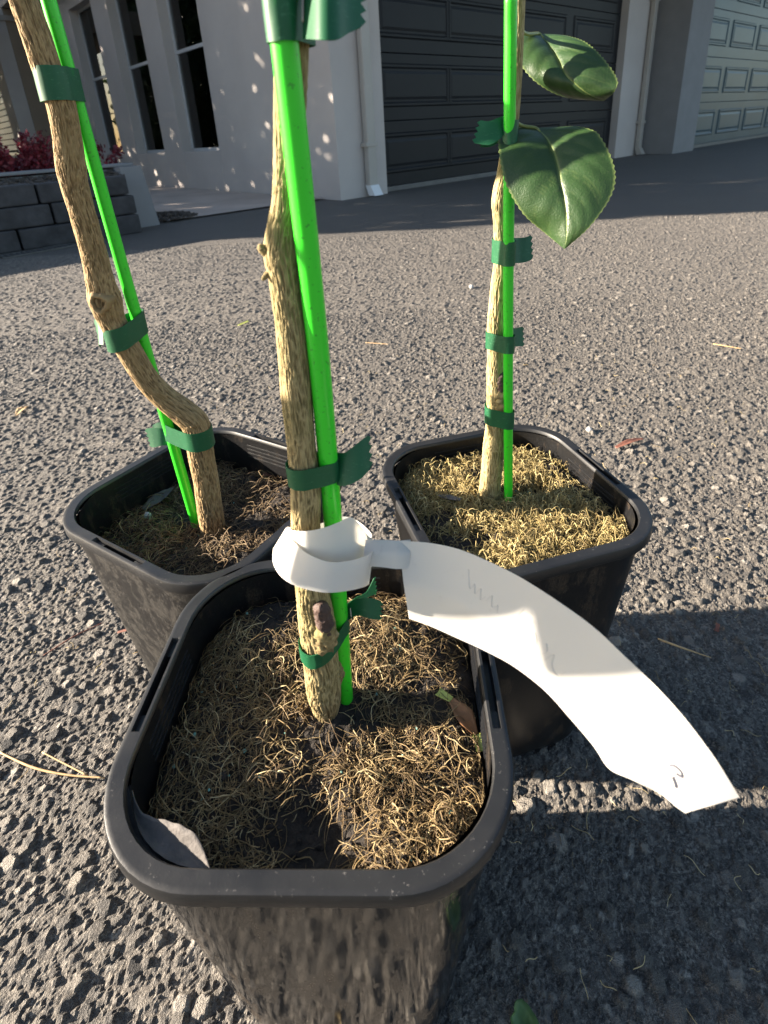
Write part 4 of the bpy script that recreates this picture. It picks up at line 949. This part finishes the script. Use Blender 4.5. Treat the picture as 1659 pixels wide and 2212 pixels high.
def make_plants():
    labs = {'F': 'straight olive trunk with pruned stub in the front pot', 'R': 'slender trunk with two glossy green leaves in the golden pot', 'L': 'crooked brown trunk with a round knot in the dusty pot'}
    for k in 'FRL':
        S = DATA['stem_' + k]; o = S[0][:3]
        T = empty('camellia_plant', o); tag(T, labs[k], 'plant', 'young potted trees')
        trunk('trunk', local(S, o), M['bark_' + k], T, {'F': 3, 'R': 17, 'L': 31}[k], {'F': 0.085, 'R': 0.08, 'L': 0.085}[k], {'F': 10.5, 'R': 9.5, 'L': 11.5}[k])
        L = lambda x, y, z: (x - o[0], y - o[1], z - o[2])
        if k == 'F':
            stub('branch_collar', [L(-0.0420, 0.2280, 0.286), L(-0.0385, 0.2235, 0.297), L(-0.0365, 0.2205, 0.309), L(-0.0362, 0.2195, 0.316)], [0.0030, 0.0058, 0.0056, 0.0046], M['bark_F'], T, 5, 0.40)
            stub('pruned_stub', [L(-0.0362, 0.2198, 0.311), L(-0.0362, 0.2190, 0.320), L(-0.0368, 0.2190, 0.3285), L(-0.0370, 0.2195, 0.3310)], [0.0046, 0.0042, 0.0038, 0.0018], M['stub'], T, 5, 0.30)
            stub('bark_flange', [L(-0.0355, 0.2320, 0.255), L(-0.0345, 0.2325, 0.268), L(-0.0375, 0.233, 0.283)], [0.0025, 0.0045, 0.002], M['bark_F'], T, 9)
            stub('bud', [L(-0.0395, 0.2215, 0.508), L(-0.0418, 0.2200, 0.511), L(-0.0424, 0.2195, 0.5125)], [0.0022, 0.0018, 0.0007], M['bark_F'], T, 12)
            stub('bud', [L(-0.0400, 0.2215, 0.5015), L(-0.0425, 0.2200, 0.4995), L(-0.0432, 0.2195, 0.4985)], [0.0014, 0.001, 0.0004], M['bark_F'], T, 13)
        if k == 'R':
            stub('branch_collar', [L(0.0985, 0.4180, 0.322), L(0.0990, 0.4140, 0.336), L(0.0992, 0.4125, 0.348), L(0.0988, 0.4125, 0.354)], [0.0040, 0.0072, 0.0064, 0.0042], M['bark_R'], T, 6, 0.4)
            stub('pruned_stub', [L(0.0990, 0.4130, 0.348), L(0.0988, 0.4118, 0.357), L(0.0984, 0.4122, 0.3650), L(0.0982, 0.4128, 0.3672)], [0.0052, 0.0050, 0.0040, 0.0018], M['stub'], T, 6, 0.3)
            for nm, nd in (('leaf_up', 'leaf_up_node'), ('leaf_lo', 'leaf_lo_node')):
                lf = leaf('leaf', DATA[nm], T, o)
                p0 = np.array(DATA[nd]); p1 = np.array(DATA[nm][0][1]); p2 = np.array(DATA[nm][1][1])
                mid = (p0 + p1) / 2 + np.array((0.0, 0.004, -0.001))
                tube('petiole', [p0 - o, mid - o, p1 - o, p1 * 0.6 + p2 * 0.4 - o], [0.0015, 0.0012, 0.0011, 0.0007], M['petiole'], T, 8, 14)
        if k == 'L':
            c = np.array(L(-0.1968, 0.3978, 0.4475)); V = []; ns = 28
            prof = [(0.0092, 0.0070), (0.0082, 0.0005), (0.0066, -0.0022), (0.0050, -0.0022), (0.0036, 0.0000), (0.0026, 0.0035), (0.0004, 0.0045)]
            for r, y in prof:
                for j in range(ns):
                    a = 2 * math.pi * j / ns; rr = r * (1 + 0.12 * math.sin(3 * a + 1) + 0.07 * math.sin(7 * a))
                    V.append((c[0] + rr * math.cos(a) * 0.92, c[1] + y, c[2] + rr * math.sin(a)))
            tone = np.repeat([0.5, 0.6, 0.9, 0.6, 0.1, 0.0, 0.0], ns)
            link('knot', np_mesh('knot', np.array(V), [tube_faces(len(prof), ns)], M['bark_L'], True, {'tone': tone}), T)
            # unseen, added to shade the label and big leaves: a bough to the left
            br = [(-0.190, 0.386, 0.643), (-0.215, 0.372, 0.72), (-0.31, 0.335, 0.74), (-0.40, 0.27, 0.67), (-0.455, 0.205, 0.59)]
            tube('shade_bough', [L(*q) for q in br], [0.007, 0.0055, 0.0042, 0.003, 0.0018], M['bark_L'], T, 10, 30)
            for (x, y, z, yaw, ln, wd) in ((-0.462, 0.222, 0.532, 0.02, 0.080, 0.044), (-0.455, 0.188, 0.553, -0.12, 0.080, 0.044), (-0.47, 0.250, 0.550, 0.1, 0.08, 0.042), (-0.36, 0.432, 0.672, 0.35, 0.065, 0.030), (-0.36, 0.385, 0.735, -0.5, 0.06, 0.028), (-0.30, 0.26, 0.76, 2.0, 0.08, 0.042)):
                dn = np.array((0.25 * math.cos(yaw), math.sin(yaw) * 0.9, -0.75)); dn /= np.linalg.norm(dn); sd = np.cross(dn, (1.0, 0.1, 0.35)); sd /= np.linalg.norm(sd)
                c0 = np.array((x, y, z)) - dn * ln * 0.5; rows = []
                for q in range(7):
                    t = q / 6; w = wd * math.sin(math.pi * (0.04 + 0.93 * t ** 0.8)); m_ = c0 + dn * ln * t
                    rows.append([list(m_ - sd * w / 2), list(m_), list(m_ + sd * w / 2)])
                leaf('leaf', rows, T, o)
            stub('bud_scar', [L(-0.1535, 0.4125, 0.3385), L(-0.1533, 0.4080, 0.3395), L(-0.1532, 0.4072, 0.340)], [0.0034, 0.0028, 0.001], M['bark_L'], T, 15)
make_plants()

def make_stakes():
    labs = {'F': 'bright green stake tied to the trunk in the front pot', 'R': 'bright green stake beside the two big leaves', 'L': 'bright green stake leaning across the crooked trunk'}
    for k in 'FRL':
        d = DATA['stake_' + k]; o = d['pts'][0]; pts = [np.array(p) - np.array(o) for p in d['pts']]
        if k == 'L': pts = [pts[0], pts[0] * .5 + pts[1] * .5, pts[1], pts[1] * .5 + pts[2] * .5, pts[2]]
        st = tube('garden_stake', pts, d['r'], M['stake'], None, 24, 40)
        st.location = o; tag(st, labs[k], 'stake', 'green garden stakes')
make_stakes()

# ------------------------------------------------------------------ ties
def hull2(pts):
    pts = sorted(map(tuple, pts))
    def half(p):
        h = []
        for q in p:
            while len(h) > 1 and (h[-1][0] - h[-2][0]) * (q[1] - h[-2][1]) - (h[-1][1] - h[-2][1]) * (q[0] - h[-2][0]) <= 0: h.pop()
            h.append(q)
        return h
    return half(pts)[:-1] + half(pts[::-1])[:-1]

def ribbon(name, rows, material, parent, zig=0.0, th=0.00035, n=26, m=9, wave=0.0):
    A = np.array(rows); U = catmull(A[:, 0], n); D = catmull(A[:, 1], n)
    V = []
    for i in range(n):
        for j in range(m):
            t = j / (m - 1); p = U[i] * (1 - t) + D[i] * t
            if i == n - 1 and zig: p = p + (U[-1] - U[-3]) / np.linalg.norm(U[-1] - U[-3]) * zig * (1 if j % 2 else -1)
            V.append(p)
    i = np.arange(n - 1)[:, None] * m; j = np.arange(m - 1)[None, :]
    F = np.stack([i + j, i + j + 1, i + j + 1 + m, i + j + m], -1).reshape(-1, 4)
    o = link(name, np_mesh(name, np.array(V), F, material, True), parent)
    thin(o, th)
    return o

def make_ties():
    labs = {'F1': 'green tie with notched tail midway up the front trunk', 'F2': 'green tie just below the pruned stub of the front trunk', 'F3': 'large blurred green tie at the top of the front stake',
            'L1': 'highest green tie on the crooked trunk', 'L2': 'middle green tie below the knot of the crooked trunk', 'L3': 'lowest green tie at the elbow of the crooked trunk',
            'R1': 'green tie with tail to the left just above the big leaf', 'R2': 'green tie just below the tip of the big leaf', 'R3': 'green tie above the pruned stub of the leafy plant', 'R4': 'lowest green tie without a tail on the leafy plant'}
    for n, lb in labs.items():
        d = DATA['tie_' + n]; a = np.array(d['a'][:3]); ra = d['a'][3] * 1.07 + 0.0006; b = np.array(d['b'][:3]); rb = d['rb'] + 0.0005
        o = (a + b) / 2; T = empty('plant_tie', o); tag(T, lb, 'plant tie', 'green plant ties')
        pts = []
        for c, r in ((a, ra), (b, rb)):
            for k in range(48):
                t = 2 * math.pi * k / 48; pts.append((c[0] + r * math.cos(t), c[1] + r * math.sin(t)))
        hp = np.array(hull2(pts)); hp = np.vstack([hp, hp[:1]])
        seg = np.linalg.norm(np.diff(hp, axis=0), axis=1); cum = np.concatenate([[0], np.cumsum(seg)]); tt = np.linspace(0, cum[-1], 81)[:-1]
        hp = np.stack([np.interp(tt, cum, hp[:, 0]), np.interp(tt, cum, hp[:, 1])], 1)
        ab = b[:2] - a[:2]; l2 = max(ab.dot(ab), 1e-8); V = []; m = 7
        slope = {'F2': 0.006, 'L2': 0.004}.get(n, 0.0)
        for q in range(m):
            for p in hp:
                t = float(np.clip((p - a[:2]).dot(ab) / l2, -0.6, 1.5))
                ins = 0.0003 * float(vnoise(np.array([[p[0] * 900, p[1] * 900, q * 0.7]]), 5)[0])
                z = a[2] + slope * t + d['h'] * (q / (m - 1) - 0.5) + 0.0006 * (float(vnoise(np.array([[p[0] * 260, p[1] * 260, 3.0]]), 6)[0]) - 0.5)
                cc = (a[:2] + b[:2]) / 2; v = p - cc; v = v / np.linalg.norm(v)
                V.append((p[0] + v[0] * ins - o[0], p[1] + v[1] * ins - o[1], z - o[2]))
        ob = link('band', np_mesh('band', np.array(V), [tube_faces(m, len(hp))], M['tie'], True), T)
        thin(ob, 0.00035, 1)
        for rows in DATA.get('tails_' + n, []):
            R = [[(np.array(u) - o), (np.array(v) - o)] for u, v in rows]
            ribbon('tail', R, M['tie'], T, 0.0011)
        if n in ('F1', 'F2', 'F3'):
            u, v = [np.array(q) for q in DATA['tails_' + n][0][1]]; u0, v0 = [np.array(q) for q in DATA['tails_' + n][0][0]]
            w = {'F1': 0.15, 'F2': 0.55, 'F3': 0.0}[n]
            s0 = (u0 * (1 - w) + u * w) * 0.75 + (v0 * (1 - w) + v * w) * 0.25 - o; s1 = (u0 * (1 - w) + u * w) * 0.25 + (v0 * (1 - w) + v * w) * 0.75 - o
            f = np.array((0, -0.0012, 0.0004))
            tube('staple', [s0 + f * 0.2, s0 + f, s1 + f, s1 + f * 0.2], 0.00035, M['steel'], T, 6, 14)
make_ties()

# ------------------------------------------------------------------ white label
def make_label():
    o = np.array(DATA['tag'][0][1]); T = empty('plant_label', o)
    tag(T, 'long white card label looped round the front trunk, arching right', 'plant label')
    L = np.array(DATA['loop']) - o; n = 90; m = 8
    U = catmull(np.vstack([L[:, 0], L[:1, 0]]), n + 1)[:-1]; D = catmull(np.vstack([L[:, 1], L[:1, 1]]), n + 1)[:-1]
    V = []
    for q in range(m):
        t = q / (m - 1); V.append(D * (1 - t) + U * t)
    me = np_mesh('loop', np.vstack(V), [tube_faces(m, n)], M['label'], True)
    lo = link('loop', me, T); thin(lo, 0.0002)
    ribbon('fold', [[np.array(u) - o, np.array(v) - o] for u, v in DATA['fold']], M['label'], T, 0, 0.0002, 40, 8)
    A = np.array(DATA['tag']) - o
    def surf(rows, name, n=60, m=16):
        U, R, D = [catmull(rows[:, q], n) for q in range(3)]
        V = np.zeros((n, m, 3))
        for j in range(m):
            t = j / (m - 1)
            # upper edge -> ridge -> lower lip with a soft crease
            x = t * 1.35
            if x <= 1: V[:, j] = U * (1 - x) + R * x
            else: y = (x - 1) / 0.35; V[:, j] = R * (1 - y) + D * y
        i = np.arange(n - 1)[:, None] * m; jj = np.arange(m - 1)[None, :]
        F = np.stack([i + jj, i + jj + 1, i + jj + 1 + m, i + jj + m], -1).reshape(-1, 4)
        ob = link(name, np_mesh(name, V.reshape(-1, 3), F, M['label'], True), T)
        thin(ob, 0.0002)
        return U, R, ob
    st_ = A[:3].copy(); ext = st_[2] + (st_[2] - st_[1]) * 0.9 + np.array((0.0, 0.0022, -0.0008)); surf(np.concatenate([st_, ext[None]]), 'strap', 18, 10)
    U, R, tg = surf(A[3:], 'card', 90, 18)
    # writing: shows through faintly from the far side, plus two printed marks by the tip
    nrm = []
    for i in range(len(U)):
        k = min(max(i, 1), len(U) - 2); a = np.cross(R[k] - U[k], U[k + 1] - U[k - 1]); a /= np.linalg.norm(a)
        if a[2] < 0: a = -a
        nrm.append(a)
    def at(s, t, e=0.00028):
        i = min(max(s, 0), 1) * (len(U) - 1); k = int(min(i, len(U) - 2)); f = i - k
        return (U[k] * (1 - f) + U[k + 1] * f) * (1 - t) + (R[k] * (1 - f) + R[k + 1] * f) * t + nrm[k] * e
    def stroke(name, pts, w, material):
        P = catmull(np.array([at(s, t) for s, t in pts]), max(8, len(pts) * 5)); V, F = [], []
        for i in range(len(P)):
            d = P[min(i + 1, len(P) - 1)] - P[max(i - 1, 0)]; d /= np.linalg.norm(d) + 1e-9; k = 45
            sd = np.cross(d, (0, -0.5, 0.85)); sd /= np.linalg.norm(sd) + 1e-9
            V += [P[i] - sd * w, P[i] + sd * w]
            if i: F.append((2 * i - 2, 2 * i - 1, 2 * i + 1, 2 * i))
        link(name, py_mesh(name, V, F, material), T)
    hw = [[(0.235, .30), (0.25, .62), (0.262, .50), (0.27, .66), (0.285, .52), (0.292, .70), (0.305, .60)],
          [(0.31, .66), (0.325, .52), (0.335, .68), (0.35, .60), (0.355, .72)],
          [(0.40, .70), (0.415, .55), (0.425, .40), (0.41, .62), (0.43, .78), (0.455, .66), (0.44, .56)],
          [(0.46, .72), (0.48, .58), (0.495, .70), (0.475, .80), (0.50, .84), (0.53, .70), (0.52, .60)],
          [(0.535, .82), (0.55, .66), (0.56, .80), (0.585, .86), (0.60, .74)]]
    for h in hw: stroke('handwriting', h, 0.00028, M['ink_faint'])
    stroke('printed_mark', [(0.895, .60), (0.900, .545), (0.915, .52), (0.925, .56), (0.915, .60)], 0.0004, M['ink'])
    stroke('printed_mark', [(0.918, .66), (0.930, .70), (0.940, .745)], 0.0007, M['ink'])
make_label()

# ------------------------------------------------------------------ litter
def blade(name, pts, widths, material, label, cat, cup=0.15, group=None, n=22, m=7, twist=0.0, lift=0.0):
    pts = np.array(pts, dtype=float); o = pts[0].copy(); C = catmull(np.hstack([pts - o, np.array(widths)[:, None]]), n)
    V = []
    for i in range(n):
        c = C[i, :3]; w = max(C[i, 3], 0.0002); d = C[min(i + 1, n - 1), :3] - C[max(i - 1, 0), :3]
        s = np.cross(d, (0, 0, 1)); s /= np.linalg.norm(s) + 1e-9
        a = twist * i / n; up = np.array((0, 0, 1.0)); s2 = s * math.cos(a) + up * math.sin(a)
        for j in range(m):
            t = -1 + 2 * j / (m - 1)
            V.append(c + s2 * w * t + up * (cup * w * t * t + 0.06 * w * math.sin(i * 1.3 + j * 2.1)) + up * lift)
    i = np.arange(n - 1)[:, None] * m; j = np.arange(m - 1)[None, :]
    F = np.stack([i + j, i + j + 1, i + j + 1 + m, i + j + m], -1).reshape(-1, 4)
    ob = link(name, np_mesh(name, np.array(V), F, material, True)); ob.location = o
    md = ob.modifiers.new('s', 'SOLIDIFY'); md.thickness = 0.0004
    return tag(ob, label, cat, group)

def twig(name, pts, rad, material, label, cat='twig', group=None, forks=()):
    o = np.array(pts[0]); T = tube(name, [np.array(p) - o for p in pts], rad, material, None, 7, 22)
    T.location = o; tag(T, label, cat, group)
    for f in forks: tube('branch', [np.array(p) - o for p in f], [r * 0.8 for r in rad][:len(f)] if len(rad) >= len(f) else 0.0005, material, T, 6, 14)
    return T

def rock(name, p, r, material, label, seed, cat='pebble'):
    bm = bmesh.new(); bmesh.ops.create_icosphere(bm, subdivisions=2, radius=1.0)
    rg = np.random.default_rng(seed); sc = rg.uniform(0.7, 1.25, 3)
    for v in bm.verts:
        c = np.array(v.co); v.co = Vector(c * r * sc * (0.8 + 0.5 * float(vnoise(c[None] * 1.6 + seed, seed)[0])))
    me = bpy.data.meshes.new(name); bm.to_mesh(me); bm.free(); me.materials.append(material)
    o = link(name, me); o.location = (p[0], p[1], p[2] + r * 0.5); tag(o, label, cat)

def make_litter():
    f = DATA['litter_F']; zf = lambda q, e=0.002: (q[0], q[1], soil_z('F', q[0], q[1]) + e)
    # grey dead leaf against the front pot's near left corner
    a, b, c, d = [np.array(f[k]) for k in ('dl0', 'dl1', 'dl2', 'dl3')]
    a[2] = 0.2550; b[2] = 0.2520; c[2] = 0.2515; d[2] = 0.2520
    blade('dead_leaf', [a, b, c, (c + d) / 2, d], [0.0008, 0.0036, 0.0086, 0.0080, 0.0008], M['grey_leaf'], 'curled grey dead leaf lying inside the front pot', 'leaf', 0.75, n=34, m=11)
    g = [zf(f[k], 0.003) for k in ('br0', 'br1', 'br2', 'br3', 'br4')]
    blade('leaf_scrap', [g[0], g[1]], [0.0028, 0.0018], M['yellow_leaf'], 'pale green leaf scrap above the brown scrap in the front pot', 'leaf', 0.4)
    blade('leaf_scrap', [g[1], g[2], g[3]], [0.0018, 0.0052, 0.0012], M['brown_leaf'], 'brown leaf scrap at the right side of the front pot', 'leaf', 0.3)
    blade('leaf_scrap', [g[3], g[4]], [0.0020, 0.0030], M['yellow_leaf'], 'yellow green leaf scrap below the brown scrap in the front pot', 'leaf', 0.5)
    l = DATA['litter_L']; zl = lambda q, e=0.003: np.array((q[0], q[1], soil_z('L', q[0], q[1]) + e))
    p0, p1 = zl(l['leaf0']), zl(l['leaf1'], 0.008)
    blade('dead_leaf', [p0, (p0 * .5 + p1 * .5), p1], [0.003, 0.0075, 0.001], M['grey_leaf'], 'flat grey dead leaf lying in the dusty pot', 'leaf', 0.2)
    rock('pebble', zl(l['peb'], 0.001), 0.0042, M['pebble'], 'cream pebble beside the dead leaf in the dusty pot', 2)
    q0, q1 = zl(l['br0']), zl(l['br1'])
    blade('bark_chip', [q0, q1], [0.003, 0.004], M['red_bark'], 'reddish bark chip at the back of the dusty pot', 'bark chip', 0.2)
    r = DATA['litter_R']; zr = lambda q, e=0.006: np.array((q[0], q[1], soil_z('R', q[0], q[1]) + e))
    blade('leaf_scrap', [zr(r['fl0']), zr((np.array(r['fl0']) + np.array(r['fl1'])) / 2), zr(r['fl1'])], [0.001, 0.003, 0.0015], M['grey_leaf'], 'pale curled leaf scrap in the golden pot', 'leaf', 0.6)
    G = {k: np.array(v) for k, v in DATA['ground'].items()}
    z = lambda k, e=0.003: G[k] + np.array((0, 0, e))
    twig('twig', [z('tw0', .004), z('tw1', .005), z('tw2', .004), z('tw3', .004)], [0.0008, 0.0011, 0.0009, 0.0007], M['straw'], 'forked straw coloured twig left of the front pot', forks=[[z('tw4', .006), z('tw5', .004)]])
    twig('twig', [z('s0', .003), (z('s0') + z('s1')) / 2 + np.array((0, 0, .003)), z('s1', .003)], [0.0007, 0.0008, 0.0005], M['red_bark'], 'thin red brown twig beside the dusty pot')
    twig('twig', [z('tr0', .004), z('tr1', .005), z('tr2', .003)], [0.0010, 0.0012, 0.0005], M['straw'], 'thin brown twig at the shadow edge right of the label')
    blade('bark_chip', [z('rb0'), z('rb2', .006), z('rb1')], [0.003, 0.006, 0.002], M['red_bark'], 'dark red bark strip on the asphalt behind the golden pot', 'bark chip', 0.3)
    blade('bark_chip', [z('or0'), z('or0') + np.array((.006, .008, .003))], [0.0022, 0.0018], M['red_bark'], 'small orange red flake on the sunlit asphalt right of the label', 'bark chip', 0.2)
    blade('bark_chip', [z('or2'), z('or2') + np.array((.014, .002, .002))], [0.0016, 0.0022], M['red_bark'], 'orange flake on the asphalt beside the dusty pot', 'bark chip', 0.2)
    twig('straw', [z('st0'), z('st1', .006)], [0.0009, 0.0007], M['straw'], 'straw stalk on the asphalt behind the front trunk', 'straw')
    twig('straw', [z('st2'), z('st3', .006)], [0.0011, 0.0008], M['straw'], 'straw stalk on the asphalt at the far right', 'straw')
    rock('pebble', z('peb0', 0), 0.0048, M['pebble'], 'white pebble on the asphalt behind the golden pot', 5)
    rock('pebble', z('peb1', 0), 0.0085, M['pebble'], 'white pebble on the sunlit drive left of the leafy plant', 6)
    blade('dead_leaf', [z('dl0'), (z('dl0') + z('dl1')) / 2 + np.array((0, 0, .004)), z('dl1')], [0.002, 0.009, 0.002], M['straw'], 'small tan leaf on the sunlit asphalt at the left', 'leaf', 0.3)
    blade('dead_leaf', [z('gt0'), z('gt1', .006)], [0.004, 0.006], M['yellow_leaf'], 'pale green leaf tip on the asphalt behind the front trunk', 'leaf', 0.3)
    blade('fallen_leaf', [z('gl', .012), z('gl2', .008), z('gl2') + np.array((.01, -.035, .004))], [0.001, 0.008, 0.010], M['green_leaf'], 'green leaf lying in the shade at the bottom edge', 'leaf', 0.4)
    # fine rootlets and grit scattered on the asphalt
    rg = np.random.default_rng(77); n = 420
    C = np.stack([rg.uniform(-0.5, 0.75, n), rg.uniform(0.08, 1.4, n)], 1); C[:120] = np.stack([rg.uniform(0.05, 0.42, 120), rg.uniform(0.1, 0.5, 120)], 1)
    K = 7; pts = np.zeros((n, K, 3)); ang = rg.uniform(0, 6.28, n); cu = rg.normal(0, 2.4, n); L = rg.uniform(0.004, 0.022, n); p = C.copy()
    for q in range(K):
        pts[:, q, :2] = p; pts[:, q, 2] = 0.0035 + 0.002 * math.sin(q)
        ang = ang + cu / K; p = p + (L / K)[:, None] * np.stack([np.cos(ang), np.sin(ang)], 1)
    T = np.gradient(pts, axis=1); T /= np.linalg.norm(T, axis=2)[..., None] + 1e-12
    Nn = np.cross(T, (0, 0, 1.0)); Bn = np.cross(T, Nn); rr = rg.uniform(0.0002, 0.00045, n)
    V = np.stack([pts + rr[:, None, None] * (math.cos(t) * Nn + math.sin(t) * Bn) for t in (0, 2.09, 4.19)], 2)
    base = (np.arange(n) * K * 3)[:, None, None]; q = np.arange(K - 1)[None, :, None] * 3; j = np.arange(3)[None, None, :]; jn = (j + 1) % 3
    F = np.stack([base + q + j, base + q + jn, base + q + 3 + jn, base + q + 3 + j], -1).reshape(-1, 4)
    o = link('spilled_rootlets', np_mesh('spilled_rootlets', V.reshape(-1, 3), F, M['fibre_F'], True, {'tone': np.repeat(rg.uniform(.5, 1, n), K * 3)}))
    tag(o, 'fine pale rootlets scattered over the asphalt', kind='stuff')
make_litter()
